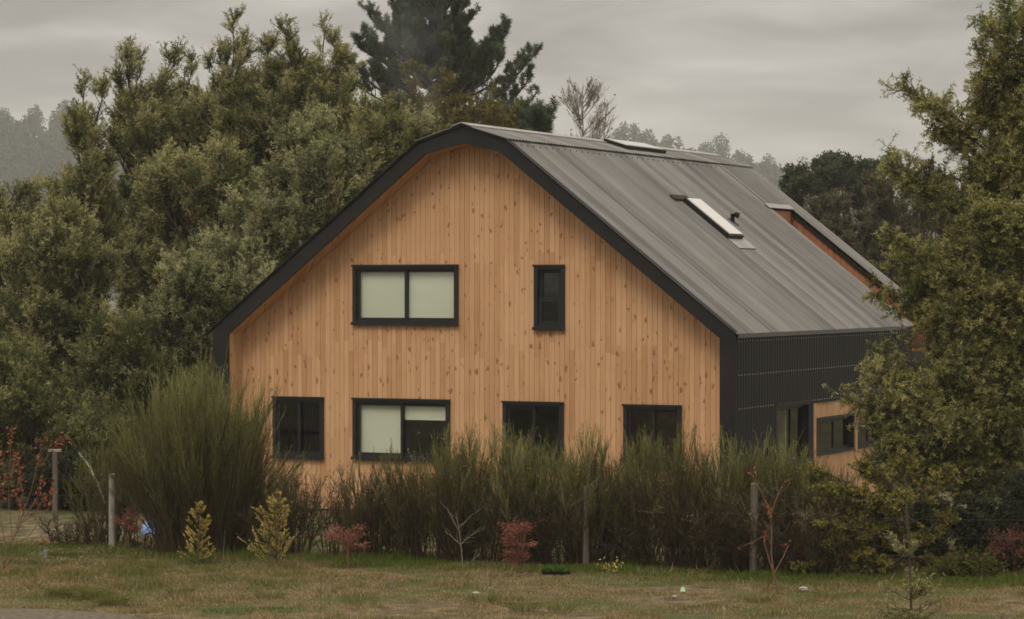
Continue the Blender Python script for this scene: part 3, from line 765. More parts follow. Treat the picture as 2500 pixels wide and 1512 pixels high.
acacia('acacia with a forked top between the tallest acacia and the pine', 700, 66, [(690, 270, 90, 100, 26), (720, 440, 110, 110, 16)], [(682, 75), (650, 120), (705, 115), (640, 150), (735, 180)], 15)
acacia('acacia with a single feathery spire, next to the left side of the pine', 800, 67, [(800, 290, 70, 110, 22), (830, 420, 90, 90, 14)], [(786, 58), (800, 100), (760, 170), (835, 165), (815, 150)], 16)
acacia('broad olive acacia in the middle of the left mass, below the spires', 470, 60, [(470, 500, 150, 130, 34), (400, 680, 150, 120, 26), (480, 830, 120, 110, 20)], [(430, 400), (520, 380), (380, 430)], 17)
acacia('acacia with a rounded yellowish crown at far left, above the rusty shrub', 150, 57, [(150, 640, 120, 110, 26), (130, 800, 140, 110, 26), (120, 960, 150, 100, 26)], [(120, 540), (190, 560)], 18)
acacia('pale grey green acacia with upright sprays just left of the roof slope', 765, 57.5, [(770, 420, 80, 110, 26), (700, 540, 100, 110, 26), (640, 640, 80, 70, 14)], [(785, 285), (770, 320), (735, 370), (840, 400)], 19, 'greyacacia_leaf')
acacia('low pale acacia pressed against the eave at the left corner of the roof', 560, 55.5, [(480, 700, 90, 80, 20), (600, 680, 60, 70, 12), (430, 790, 80, 80, 18)], [(560, 500), (510, 590), (400, 640), (640, 650)], 20, 'greyacacia_leaf')
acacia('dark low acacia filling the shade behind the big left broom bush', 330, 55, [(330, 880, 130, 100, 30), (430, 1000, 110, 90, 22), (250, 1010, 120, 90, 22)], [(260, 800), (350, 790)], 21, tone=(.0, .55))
acacia('bushy olive acacia beside the left gable slope near the roof kink', 930, 61, [(930, 380, 90, 70, 22), (870, 470, 80, 80, 16), (1000, 330, 60, 40, 10)], [(880, 250), (925, 270), (960, 260)], 22)
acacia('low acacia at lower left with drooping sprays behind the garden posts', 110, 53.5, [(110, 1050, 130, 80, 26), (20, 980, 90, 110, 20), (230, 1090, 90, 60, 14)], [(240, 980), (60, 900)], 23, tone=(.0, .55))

acacia('acacia filling the gap between the thin two spired acacia and the tallest acacia', 440, 68, [(440, 330, 80, 75, 22), (380, 270, 60, 50, 12), (620, 260, 70, 60, 16), (750, 250, 70, 55, 14)], [(440, 235), (470, 225), (610, 190), (735, 190)], 24)
# ------------------------------------------------------------------ pine and trees behind the ridge
def pine(label, bx, d, tips, lobes, seed, leaf='pine_leaf', **k):
    kw = dict(fork=.35, sec=15, ter=6, lv=24, L=.17, W=.024, sl=(.35, .8), tl=(.10, .22), up=.75, fan=1.0, spread=.65, r0=.24, depth=2.4, bud=.1, tone=(.0, .9), cxy=.75, cz=.35, tmin=.28, tip_r=.02, mono=.45, near=.35)
    kw.update(k)
    return tree_px('pine_tree', label, 'tree', None, bx, d, lobes, tips, seed, M[leaf], M['bark'], **kw)
pine('tall dark pine rising out of frame behind the house ridge', 1020, 108,
     [(890, 40), (938, 8), (860, 110), (852, 160), (1135, 45), (1120, 15), (1222, 70), (1200, 110), (1160, 150), (1290, 130), (1278, 180), (1290, 225), (1235, 235), (1205, 270), (880, 90), (905, 190), (1195, 85), (1265, 150), (1100, -20), (965, 40), (850, 200), (1240, 190), (1150, 190)],
     [(1030, 30, 90, 130, 44), (950, 120, 90, 80, 24), (1060, -150, 60, 120, 22), (1090, 130, 60, 70, 14), (1180, 140, 40, 50, 10)], 31)
pine('small dark pine showing just above the ridge, right of the tall pine', 1270, 84, [(1325, 285), (1290, 295), (1255, 275), (1225, 290)], [(1265, 320, 55, 35, 12)], 32, L=.16, W=.02, r0=.12, depth=1.2)
def olive(label, bx, d, lobes, tips, seed):
    return tree_px('olive_tree', label, 'tree', 'yellowing trees in front of the pine', bx, d, lobes, tips, seed, M['olive_leaf'], M['bark'], depth=1.5, sec=14, ter=6, lv=12, L=.11, W=.05, bud=.15, tone=(.2, .8))
olive('yellow olive leafed tree directly below the tall pine', 1045, 76, [(1050, 255, 75, 60, 26), (1060, 330, 90, 50, 14)], [(1040, 180), (1000, 200), (1085, 195), (1110, 230)], 33)
olive('olive brown tree between the tall pine and the roof ridge, right of the apex', 1170, 79, [(1160, 290, 65, 30, 16), (1220, 310, 50, 25, 8)], [(1140, 240), (1190, 250)], 34)

# bare tree
def bare_tree(label, bx, py_top, d, seed):
    rng = np.random.default_rng(seed); base = at(bx, 0, d); base[2] = 0; top = at(bx, py_top, d)
    o = empty('bare_tree', base, 0, label, 'tree'); H = top[2]
    n = 46; zf = rng.uniform(.42, .97, n); az = rng.uniform(0, 2 * math.pi, n); el = rng.uniform(.55, 1.0, n)
    st = base + np.stack([0 * zf, 0 * zf, zf * H], 1)
    ln = (1.02 - zf) * H * .36 + .45
    dr = np.stack([np.cos(az) * np.cos(el), np.sin(az) * np.cos(el), np.sin(el)], 1)
    e1 = st + dr * ln[:, None]; e1[:, 2] = np.minimum(e1[:, 2], H + .1)
    br = np.stack([st, st + dr * (ln * .5)[:, None], e1 + np.array([0, 0, .15]) * ln[:, None]], 1)
    q = [path_quads(np.array([[base, base + [0.05, 0, H * .5], top]]), .085, .012, 6), path_quads(br, .020, .007, 4)]
    P = br; r = .0075
    for lev, (m, sc_) in enumerate(((11, .45), (6, .5))):
        i = np.repeat(np.arange(len(P)), m); t = rng.uniform(.25, 1, len(i)); p, d_ = sample_path(P, i, t)
        l_ = np.linalg.norm(P[i, -1] - P[i, 0], axis=1) * sc_ * rng.uniform(.6, 1.1, len(i))
        dd = unit(d_ + rdir(len(i), rng) * .55 + np.array([0, 0, .35]))
        P = np.stack([p, p + dd * (l_ * .5)[:, None] + rng.normal(size=p.shape) * .02, p + dd * l_[:, None]], 1)
        q.append(path_quads(P, r, r * .5, 3)); r *= .7
    quads_object('trunk', np.concatenate(q), M['palebark'], o, loc=base)
    k = rng.random(len(P)) < .10; pp = P[k][:, -1]
    quads_object('crown', leaf_quads(pp, rdir(len(pp), rng), .10, .07, rng), M['thicket_leaf'], o, tone=rng.random(len(pp)), loc=base)
bare_tree('leafless pale tree with fine twigs standing behind the roof ridge', 1402, 208, 105, 41)

# trees behind the right end of the house
DK = 'dark evergreen trees behind the right end of the roof'
def dark_tree(label, bx, d, lobes, tips, seed):
    return tree_px('evergreen_tree', label, 'tree', DK, bx, d, lobes, tips, seed, M['dark_leaf'], M['bark'], depth=2, sec=9, ter=6, lv=10, L=.15, W=.07, sl=(.3, .65), bud=.1, tone=(.1, .95), fork=.5, tmin=.65, mono=.9, near=.5)
dark_tree('small dark evergreen tree nearest the roof edge, lower than its neighbours', 1922, 112, [(1920, 448, 26, 22, 12), (1905, 480, 22, 14, 5)], [(1903, 428), (1935, 425), (1890, 455)], 51)
dark_tree('dark evergreen tree with the tallest rounded top behind the roof', 2008, 112, [(2002, 420, 34, 24, 18), (1975, 452, 20, 16, 6), (2040, 448, 18, 14, 5)], [(2005, 392), (1980, 402), (2036, 405), (2022, 396)], 52)
dark_tree('dark evergreen tree with a narrow forked crown beside the large acacia', 2088, 114, [(2088, 440, 30, 26, 14), (2070, 480, 24, 16, 6)], [(2080, 402), (2112, 418), (2062, 425)], 53)
TH = 'brown green thicket trees between the dark evergreens and the large acacia'
def thicket(label, bx, d, lobes, tips, seed, **k):
    kw = dict(depth=2, sec=13, ter=7, lv=14, L=.11, W=.04, bud=.2, tone=(.0, .9), mono=1.6, fork=.2, spread=.6, shrink=.8); kw.update(k)
    return tree_px('thicket_tree', label, 'tree', TH, bx, d, lobes, tips, seed, M['thicket_leaf'], M['palebark'], **kw)
thicket('brownish thicket tree right behind the far roof edge', 2000, 88, [(2000, 560, 80, 60, 26), (2060, 640, 90, 70, 20)], [(1960, 500), (2020, 490), (1985, 520)], 54)
thicket('taller grey brown thicket tree with twiggy top, left of the large acacia', 2130, 90, [(2130, 540, 70, 80, 26), (2170, 660, 80, 90, 22)], [(2110, 440), (2150, 430), (2180, 450), (2090, 470)], 55)
thicket('green brown thicket tree mostly hidden by the large acacia', 2250, 86, [(2240, 560, 90, 110, 26), (2320, 640, 90, 110, 22), (2240, 780, 90, 110, 20)], [(2230, 440), (2270, 450)], 56)
thicket('dull green low tree beyond the balcony railing', 2230, 70, [(2230, 830, 90, 110, 24), (2290, 960, 110, 90, 24)], [(2180, 760), (2230, 720)], 57)
thicket('low green bush in the gap under the black overhang', 2190, 63, [(2180, 990, 60, 50, 18), (2220, 1040, 80, 50, 16)], [(2170, 950)], 58)

# hazy trees on the far ridges
FR = 'hazy trees along the far ridge right of the roof'
def far_tree(label, bx, d, z0_px, lobes, seed, group=FR, n=900, size=1.15, leaf='far_leaf', tapered=False):
    rng = np.random.default_rng(seed); P = []
    for (px, py, rx, ry) in lobes:
        m = int(n * rx * ry / 900) + 160
        a = rdir(m, rng) * (rng.random((m, 1)) ** .45)
        if tapered: a[:, :1] *= (1 - .85 * (a[:, 2:3] + 1) / 2); a[:, 1:2] *= (1 - .85 * (a[:, 2:3] + 1) / 2)
        ry = ry * 1.45; c = at(px, py - 4, d); s = d / FPX
        P.append(c + a * np.array([rx * s, rx * s, ry * s]))
    P = np.concatenate(P); base = at(bx, z0_px, d)
    o = empty('distant_tree', base, 0, label, 'tree', group)
    quads_object('crown', leaf_quads(P, rdir(len(P), rng), size * rng.uniform(.7, 1.5, len(P)), size * .6, rng), M[leaf], o, tone=rng.uniform(.1, .9, len(P)), loc=base)
    top = np.array([at(l[0], l[1], d) for l in lobes])
    st = np.stack([np.broadcast_to(base - [0, 0, 2], top.shape), base * .5 + top * .5, top], 1)
    quads_object('trunk', path_quads(st, .35, .12, 5), M['bark'], o, loc=base)
far_tree('hazy feathery tree group leader on the ridge, right of the bare tree', 1500, 1305, 390, [(1500, 330, 17, 22), (1484, 345, 15, 18)], 61)
far_tree('hazy tall rounded tree on the ridge just right of the feathery group', 1522, 1305, 390, [(1526, 328, 15, 20), (1542, 345, 15, 16)], 62)
far_tree('hazy low rounded tree on the ridge left of the upper skylight', 1560, 1305, 395, [(1560, 350, 18, 26), (1575, 365, 14, 20)], 63)
far_tree('hazy small round tree directly above the upper skylight', 1608, 1305, 395, [(1606, 352, 15, 18)], 64)
far_tree('hazy thin tree above the upper skylight, right of the small round one', 1633, 1305, 400, [(1633, 362, 9, 24)], 65, n=250)
far_tree('hazy low bush crown above the roof, left of the double crowned tree', 1660, 1305, 405, [(1662, 385, 22, 16)], 66)
far_tree('hazy double crowned gum tree above the roof ridge', 1720, 1305, 415, [(1735, 362, 24, 26), (1700, 372, 22, 20), (1720, 395, 40, 14)], 67)
far_tree('hazy pair of small crowns right of the double crowned gum', 1785, 1305, 420, [(1778, 388, 16, 16), (1800, 395, 14, 16)], 68)
far_tree('hazy rounded tree just above the far end of the ridge', 1848, 1305, 430, [(1848, 408, 22, 22), (1870, 430, 20, 18)], 69)
far_tree('hazy pale tree peeking out behind the smallest dark evergreen', 1930, 1305, 470, [(1935, 420, 22, 28)], 70, n=350)
far_tree('hazy pale tree between the dark evergreens and the large acacia', 2150, 1305, 500, [(2145, 425, 18, 30)], 71, n=350)
FL = 'hazy trees along the left hilltop'
far_tree('hazy pine at the left edge of the hilltop', 5, 1240, 330, [(2, 300, 26, 28), (15, 310, 22, 20)], 72, group=FL, size=1.3)
far_tree('hazy round topped tree on the left hilltop', 85, 1240, 335, [(85, 292, 20, 24), (70, 305, 22, 18)], 73, group=FL, size=1.2)
far_tree('hazy broad pine on the left hilltop beside the sparse acacia', 165, 1240, 335, [(165, 285, 32, 30), (140, 300, 24, 20), (195, 300, 28, 24)], 74, group=FL, size=1.4)
def far_wood(name, P, seed, n, size, up=6):
    rng = np.random.default_rng(seed); R_, C_, _ = P.shape
    k = 900; i = rng.integers(1, R_ - 1, k); j = rng.integers(0, C_ - 1, k); f = rng.random((k, 1)); h = rng.random((k, 1))
    c = (P[i, j] * (1 - f) + P[i, j + 1] * f) * (1 - h) + (P[i + 1, j] * (1 - f) + P[i + 1, j + 1] * f) * h
    rad = rng.uniform(3, 6.5, k); q = rng.integers(0, k, n)
    a = rdir(n, rng); a[:, 2] = np.abs(a[:, 2])
    p = c[q] + a * (rad[q])[:, None] * np.array([1, 1, 1.3])
    tag(quads_object(name, leaf_quads(p, rdir(n, rng), size * rng.uniform(.7, 1.4, n), size * .7, rng), M['far_leaf'], tone=np.clip(rng.random(k)[q] + rng.normal(size=n) * .1, 0, 1)), kind='stuff')
far_wood('far_woods', PA[:, 20:56], 81, 32000, 2.0)
far_wood('far_woods', PB, 82, 40000, 2.0)

# ------------------------------------------------------------------ the large acacia on the right
big = tree_px('acacia_tree', 'large acacia with fuzzy yellow green sprays at the right edge, its top out of frame', 'tree', None, 2440, 43.2,
    [(2420, 560, 130, 120, 40), (2330, 700, 140, 120, 46), (2400, 880, 150, 120, 50), (2320, 930, 110, 90, 34), (2430, 330, 60, 110, 12), (2500, 200, 60, 220, 22), (2350, 1040, 130, 70, 28), (2250, 1010, 80, 60, 16), (2520, 700, 80, 260, 36), (2150, 1090, 70, 60, 18), (2320, 1120, 110, 60, 24), (2310, 770, 60, 80, 18), (2280, 620, 50, 60, 12), (2200, 970, 60, 60, 14)],
    [(2440, -60), (2425, 30), (2370, 135), (2385, 60), (2182, 216), (2210, 235), (2245, 280), (2290, 330), (2128, 378), (2150, 392), (2185, 405), (2240, 420), (2150, 560), (2170, 600), (2120, 692), (2150, 700), (2130, 850), (2100, 880), (2130, 900), (2008, 948), (2060, 960), (2090, 970), (2170, 640), (2370, 230), (2400, 180), (2370, 250), (2340, 400)],
    91, M['yellowacacia_leaf'], M['bark'], depth=1.3, sec=20, ter=7, lv=22, L=.064, W=.016, sl=(.18, .60), tl=(.10, .28), tone=(.0, .70), bud=.6, shrink=.6, tuft=.28, r0=.13, fan=1.2, spread=.9, fork=.15, jit=.12, tmin=.30, mono=.55, cxy=.45, cz=.45, up=-.02, near=.3)

# small-leaved shrub tree below it: flat layered sprays reaching left
def layered(label, bx, d, tips, seed, leaf, **k):
    b_ = at(bx, 0, d); b_[2] = 0; rng = np.random.default_rng(seed)
    T = [at(x, y, d + rng.uniform(-.7, .5)) for x, y in tips]
    kw = dict(sec=26, ter=8, lv=14, L=.032, W=.018, sl=(.12, .34), tl=(.05, .13), up=.0, spread=.6, fan=.8, tone=(.1, 1.1), bud=.4, r0=.045, fork=.15, cxy=.5, cz=.7, jit=.06, tmin=.25, mono=.12, flat=.3)
    kw.update(k)
    return make_tree('layered_shrub', label, 'shrub', None, b_, T, seed, leaf, M['bark'], **kw)
layered('yellow green shrub with flat layered sprays below the large acacia', 2200, 40.6,
    [(1960, 1130), (1990, 1170), (1985, 1200), (1965, 1235), (1980, 1260), (1960, 1285), (2000, 1300), (1925, 1362), (1985, 1370), (2030, 1390), (2050, 1330), (2040, 1180), (2080, 1120), (2100, 1200), (2100, 1260), (2130, 1150), (2180, 1110), (2170, 1200), (2140, 1310), (2200, 1290), (2230, 1180), (2240, 1360), (2100, 1380), (2280, 1240), (2270, 1130), (2060, 1250), (2150, 1240)],
    92, M['beech_leaf'])
def bush(label, bx, d, lobes, seed, leaf, cat='bush', name='bush', group=None, tips=(), bark='bark', **k):
    kw = dict(depth=.6, sec=16, ter=6, lv=10, L=.06, W=.035, sl=(.12, .35), tl=(.06, .18), tone=(.05, .6), bud=.15, r0=.03, fork=.12, jit=.1, tmin=.2); kw.update(k)
    return tree_px(name, label, cat, group, bx, d, lobes, list(tips), seed, M[leaf], M[bark], **kw)
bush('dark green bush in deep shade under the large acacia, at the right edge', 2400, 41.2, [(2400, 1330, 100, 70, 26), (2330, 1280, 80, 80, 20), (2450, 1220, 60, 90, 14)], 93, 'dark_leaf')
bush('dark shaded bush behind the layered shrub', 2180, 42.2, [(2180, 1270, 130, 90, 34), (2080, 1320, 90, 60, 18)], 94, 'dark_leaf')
bush('low bush with dull red leaves at the lower right edge', 2440, 40.4, [(2430, 1310, 40, 50, 10), (2400, 1370, 50, 30, 8)], 95, 'maple_leaf', tone=(-.2, .1), L=.04, W=.025, sec=7, lv=4)
bush('fern green low bush at the foot of the shaded right corner', 2330, 40.0, [(2330, 1390, 80, 25, 16)], 96, 'beech_leaf', L=.06, W=.02, sec=8, tone=(.0, .4))

UG = 'shady undergrowth behind the garden posts'  # dark leaf tones paint in the shade beneath the acacias
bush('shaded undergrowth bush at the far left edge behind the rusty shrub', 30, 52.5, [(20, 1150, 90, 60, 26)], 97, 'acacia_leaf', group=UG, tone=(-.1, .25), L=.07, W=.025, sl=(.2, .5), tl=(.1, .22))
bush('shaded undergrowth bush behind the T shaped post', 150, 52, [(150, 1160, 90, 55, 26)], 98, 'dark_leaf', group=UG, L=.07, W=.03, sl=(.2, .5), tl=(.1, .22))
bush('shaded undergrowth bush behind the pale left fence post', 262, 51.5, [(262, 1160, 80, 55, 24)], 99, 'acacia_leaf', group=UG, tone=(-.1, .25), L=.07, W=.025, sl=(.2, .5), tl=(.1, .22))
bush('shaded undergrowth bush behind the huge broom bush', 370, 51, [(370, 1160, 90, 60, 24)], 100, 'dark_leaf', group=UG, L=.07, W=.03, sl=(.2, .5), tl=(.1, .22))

# ------------------------------------------------------------------ broom hedge along the fence
BR = 'broom bushes along the wire fence'
def broom(label, px, d, top, hw, n, seed, tone=(.0, .8), lean=.58, group=BR, name='broom_bush', leaf='broom_leaf', shoots=17, low=.24, specks=1, dens=1.0):
    rng = np.random.default_rng(seed); b_ = at(px, 0, d); b_[2] = 0
    H = at(px, top, d)[2]; Wd = hw * d / FPX; n = int(n * dens)
    o = empty(name, b_, 0, label, 'bush', group)
    r = np.sqrt(rng.random(n)); az = rng.uniform(0, 2 * math.pi, n); e = np.stack([np.cos(az), np.sin(az) * .8, 0 * az], 1)
    root = b_ + e * (r * Wd * .62)[:, None]
    lump = smooth_noise(b_[0] + e[:, 0] * r * Wd * 1.0 + 50, b_[1] + e[:, 1] * r * Wd + seed, seed, .32)
    hh = H * (.42 + .58 * lump ** .6) * rng.uniform(.5, 1.06, n) * (1 - .22 * r ** 2)
    tip = root + e * (r * Wd * .42)[:, None] * rng.uniform(.4, 1.3, (n, 1)) + rng.normal(size=(n, 3)) * np.array([.17, .17, 0]) * (H / 2) + np.stack([0 * hh, 0 * hh, hh], 1)
    mid = root + (tip - root) * np.array([.32, .32, .55]) + rng.normal(size=(n, 3)) * .07
    P = np.stack([bez(root, mid, tip, np.full(n, t)) for t in np.linspace(0, 1, 6)], 1)
    Q = [path_quads(P, .009, .003, 3)]; f = np.tile(np.repeat(np.linspace(0, .8, 5), n * 3), 1)
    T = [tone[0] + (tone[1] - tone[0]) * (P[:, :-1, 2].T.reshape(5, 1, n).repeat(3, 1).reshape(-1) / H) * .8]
    i = np.repeat(np.arange(n), shoots); t = low + (1 - low) * rng.random(len(i)) ** .75
    p, d_ = sample_path(P, i, t)
    dd = unit(d_ + rdir(len(i), rng) * lean * (1.5 - .9 * t)[:, None] + np.array([0, 0, .35 if lean < .8 else .05])); ln = rng.uniform(.16, .42, len(i)) * H / 2.2
    S = np.stack([p, p + dd * (ln * .5)[:, None], p + dd * ln[:, None] + np.array([0, 0, .08]) * ln[:, None]], 1)
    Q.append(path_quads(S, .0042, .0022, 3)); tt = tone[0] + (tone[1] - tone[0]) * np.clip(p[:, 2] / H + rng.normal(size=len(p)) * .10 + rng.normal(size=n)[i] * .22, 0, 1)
    T.append(np.tile(tt, 6))
    j = np.repeat(np.arange(len(S)), 5); p3, d3 = sample_path(S, j, rng.uniform(.2, 1, len(j)))
    m = rng.random(len(j)) < .8; p3, d3, j = p3[m], d3[m], j[m]
    lf = leaf_quads(p3, unit(d3 + rdir(len(p3), rng) * .6 + np.array([0, 0, .15])), rng.uniform(.035, .095, len(p3)), .007, rng)
    if specks:
        k_ = np.repeat(np.arange(len(S)), specks); ps, ds = sample_path(S, k_, rng.uniform(.1, 1, len(k_)))
        lf = np.concatenate([lf, leaf_quads(ps, unit(ds * .5 + rdir(len(ps), rng)), rng.uniform(.018, .040, len(ps)), .016, rng)]); j = np.concatenate([j, k_])
    stems = np.concatenate(Q); tn = np.concatenate(T)
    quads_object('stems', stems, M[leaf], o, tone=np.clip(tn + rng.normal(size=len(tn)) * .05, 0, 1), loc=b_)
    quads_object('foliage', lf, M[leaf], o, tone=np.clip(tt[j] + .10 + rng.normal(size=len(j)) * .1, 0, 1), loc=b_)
    return o
def fence_d(px): return float(np.interp(px, [0, 270, 1812, 2464], [44.4, 43.8, 40.3, 39.0]))
broom('huge rounded dark broom bush hiding the left corner of the house', 485, 43.3, 868, 170, 520, 101, tone=(.12, .86), shoots=24, low=.16, lean=.55, specks=1)
broom('tall thin bright green broom shoots at the back of the huge broom bush', 455, 44.6, 828, 95, 90, 102, tone=(.3, .95), shoots=12)
broom('small sparse broom below the clothes line, left of the huge broom bush', 265, 44.4, 1010, 85, 70, 103, tone=(.2, .7), shoots=10)
broom('thin brown broom in front of the lower left window', 705, 42.9, 1085, 60, 50, 104, tone=(.05, .6))
broom('yellowish dry broom under the blind window', 870, 42.4, 1090, 80, 60, 105, tone=(.0, .62))
broom('brown broom with dark stems below the half raised blind', 985, 42.2, 1045, 65, 80, 106, tone=(.0, .66))
broom('leafy broom between the blind window and the middle window, with one long spike', 1100, 42.0, 1020, 80, 170, 107, tone=(.0, .8))
broom('bright green broom in front of the middle ground floor window', 1265, 41.8, 1018, 95, 220, 108, tone=(.05, .95))
broom('green broom with wispy tips just right of the middle window', 1415, 41.5, 1012, 85, 150, 109, tone=(.0, .9))
broom('grey green broom in front of the right ground floor window', 1530, 41.3, 1004, 80, 140, 110, tone=(.0, .8))
broom('dull brown broom right of the right ground floor window', 1650, 41.0, 1045, 80, 130, 111, tone=(.0, .6))
broom('pale feathery broom at the black corner board', 1775, 40.9, 1006, 75, 180, 112, tone=(.05, .92))
broom('feathery broom in front of the black side wall', 1885, 40.9, 1020, 75, 180, 113, tone=(.05, .88))
broom('low brown broom at the right end of the hedge below the timber bay', 1990, 40.8, 1100, 80, 140, 114, tone=(.0, .6))
DB = 'brown dry brush filling the foot of the hedge'
def brush(label, px, dd_, top, hw, n, seed, tone=(.0, .85)):
    return broom(label, px, fence_d(px) + dd_, top, hw, n, seed, tone=tone, group=DB, name='dry_brush', leaf='brush_leaf', lean=1.5, shoots=18, low=.10, specks=2)
for k, (lb, px, top, hw) in enumerate([
    ('dry brush behind the smaller golden cypress', 470, 1160, 90), ('dry brush between the two golden cypresses', 590, 1130, 80),
    ('dry brush behind the taller golden cypress', 690, 1120, 80), ('dry brush behind the umbrella shaped red maple', 810, 1120, 80),
    ('dry brush right of the umbrella shaped red maple', 920, 1130, 80), ('dry brush around the crooked middle post', 1030, 1120, 80),
    ('dry brush left of the tiered red maple', 1140, 1130, 80), ('dry brush behind the tiered red maple', 1250, 1130, 80),
    ('dry brush behind the black tray', 1350, 1130, 80), ('dry brush right of the grey post by the black tray', 1460, 1130, 80),
    ('dry brush in front of the right end of the gable', 1570, 1120, 80), ('dry brush at the foot of the right house corner', 1680, 1120, 80),
    ('dry brush left of the tall right fence post', 1770, 1130, 70), ('dry brush right of the tall right fence post', 1880, 1140, 80),
    ('dry brush at the right end of the hedge', 1990, 1180, 80), ('dry brush left of the pale left fence post', 180, 1235, 90), ('dry brush right of the pale left fence post', 340, 1245, 60)]):
    brush(lb, px, .12, top - 15, hw * 1.15, (22 if px in (690, 810, 590, 1030, 1460, 1570, 1680) else 40) if px > 400 else (8 if px == 340 else 30), 130 + k)

# ------------------------------------------------------------------ wire fence
fence = empty('wire_fence', (0, 42, 0), 0, 'wire fence with weathered wooden posts running in front of the house', 'fence')
fd = lambda px: fence_d(px) - .02
tops = [(270, 1140, 'palepost', .056), (604, 1168, 'postwood', .045), (996, 1165, 'palepost', .05), (1410, 1170, 'postwood', .052), (1812, 1162, 'postwood', .060)]
pt = []
for px, top, mt, r in tops:
    a = at(px, top, fd(px) + (.22 if px == 996 else 0)); mb = MB(); rng = np.random.default_rng(px)
    x, y, h = a[0], a[1] - 42, a[2]; l = rng.normal() * .02
    mb.tube([(x, y, -.2), (x + l * .5, y, h * .4), (x + l, y + .01, h * .8), (x + l, y, h - .02), (x + l, y, h)], [r * 1.05, r, r * .97, r * .96, r * .78], 10)
    mb.build('post', M[mt], fence, smooth=False); pt.append((x + l * .6, y - r, h))
ext = [(at(-60, 1145, fd(-60))[0], fd(-60) - 42, 1.22)] + pt + [(at(2500, 1145, fd(2500))[0], fd(2500) - 42, 1.25)]
for k in range(4):
    mb = MB(); P = []
    for (a, b_) in zip(ext[:-1], ext[1:]):
        for s in range(6):
            f = s / 6; P.append((a[0] * (1 - f) + b_[0] * f, a[1] * (1 - f) + b_[1] * f, min(a[2], b_[2]) * 0 + 1.22 * (.95 - .22 * k) - .03 * math.sin(f * math.pi)))
    P.append((ext[-1][0], ext[-1][1], 1.22 * (.95 - .22 * k)))
    mb.tube(P, .0016, 4); mb.build('wire', M['wire'], fence)

# ------------------------------------------------------------------ small garden plants in front of the fence
def conifer(name, label, group, px, py_base, py_top, hw, seed, leaf, whorls=11, per=7, L=.034, W=.011, up=.55, droop=0.0, d=None, bark='bark'):
    rng = np.random.default_rng(seed); d = d or ground_d(py_base); b_ = at(px, 0, d); b_[2] = 0
    H = at(px, py_top, d)[2]; Wd = hw * d / FPX
    o = empty(name, b_, 0, label, 'conifer', group)
    top = b_ + [rng.normal() * .02, 0, H]
    q = [path_quads(np.array([[b_, b_ * .5 + top * .5 + [.015, 0, 0], top]]), .022, .005, 6)]
    zf = np.repeat(np.linspace(.06, .97, whorls), per) + rng.normal(size=whorls * per) * .025; n = len(zf)
    az = rng.uniform(0, 2 * math.pi, n); ln = (Wd * (1.02 - zf) ** .8 * rng.uniform(.4, 1.25, n) + .04)
    dr = np.stack([np.cos(az), np.sin(az), np.full(n, up)], 1); dr = unit(dr)
    st = b_ + (top - b_) * np.clip(zf, 0, 1)[:, None]
    P = np.stack([st, st + dr * (ln * .5)[:, None], st + dr * ln[:, None] + np.array([0, 0, .15 - droop]) * ln[:, None]], 1)
    q.append(path_quads(P, .007, .003, 3))
    i = np.repeat(np.arange(n), 9); p, dd = sample_path(P, i, rng.uniform(.25, 1, len(i)))
    d2 = unit(dd + rdir(len(i), rng) * .40 + [0, 0, .22]); l2 = ln[i] * rng.uniform(.18, .42, len(i))
    q.append(seg_quads(p, p + d2 * l2[:, None], .003, .002, 3))
    j = np.repeat(np.arange(len(i)), 17); u = rng.random(len(j))
    p3 = p[j] + d2[j] * (l2[j] * u)[:, None]
    V = leaf_quads(p3, unit(d2[j] + rdir(len(j), rng) * .45), L * rng.uniform(.6, 1.2, len(j)), W, rng)
    quads_object('trunk', np.concatenate(q), M[bark], o, loc=b_)
    quads_object('crown', V, M[leaf], o, tone=np.clip(.25 + .5 * u + rng.normal(size=len(j)) * .15, 0, 1), loc=b_)
    return o
conifer('golden_cypress', 'smaller golden cypress, slender, in front of the huge broom bush', 'golden cypresses', 474, 1360, 1215, 46, 201, 'gold_leaf', whorls=8, per=6)
conifer('golden_cypress', 'taller golden cypress with a wide ragged foot', 'golden cypresses', 662, 1374, 1193, 70, 202, 'gold_leaf', whorls=9, per=6)

def maple(label, px, py_base, tiers, seed, group='red japanese maples', d=None, n=9):
    rng = np.random.default_rng(seed); d = d or ground_d(py_base); b_ = at(px, 0, d); b_[2] = 0
    o = empty('red_maple', b_, 0, label, 'small tree', group); s = d / FPX
    T = []
    for (x, y, rx, ry) in tiers:
        c = at(x, y, d)
        for _ in range(n):
            a = rng.uniform(0, 2 * math.pi); r = math.sqrt(rng.random())
            T.append(c + np.array([math.cos(a) * r * rx * s, math.sin(a) * r * rx * s, rng.uniform(-1, 1) * ry * s * (1 - .3 * r)]))
    T = np.array(T); fork = b_ + np.array([0, 0, T[:, 2].min() * .8])
    lm = limbs_to(fork, T, rng, .45, .7, .02, 6)
    q = [path_quads(np.array([[b_, b_ * .5 + fork * .5 + [.01, 0, 0], fork]]), .018, .013, 6), path_quads(lm, .007, .0025, 3)]
    i = np.repeat(np.arange(len(T)), 26); t = rng.uniform(.72, 1.0, len(i)); p, dd = sample_path(lm, i, t)
    p = p + rng.normal(size=p.shape) * np.array([.045, .045, .012])
    dirs = unit(rng.normal(size=p.shape) * [1, 1, .35] + [0, 0, -.1])
    V = leaf_quads(p, dirs, rng.uniform(.035, .065, len(p)), .016, rng)
    quads_object('trunk', np.concatenate(q), M['redbark'], o, loc=b_)
    quads_object('crown', V, M['maple_leaf'], o, tone=np.clip(rng.uniform(.1, .8, len(T))[i] + rng.normal(size=len(i)) * .12, 0, 1), loc=b_)
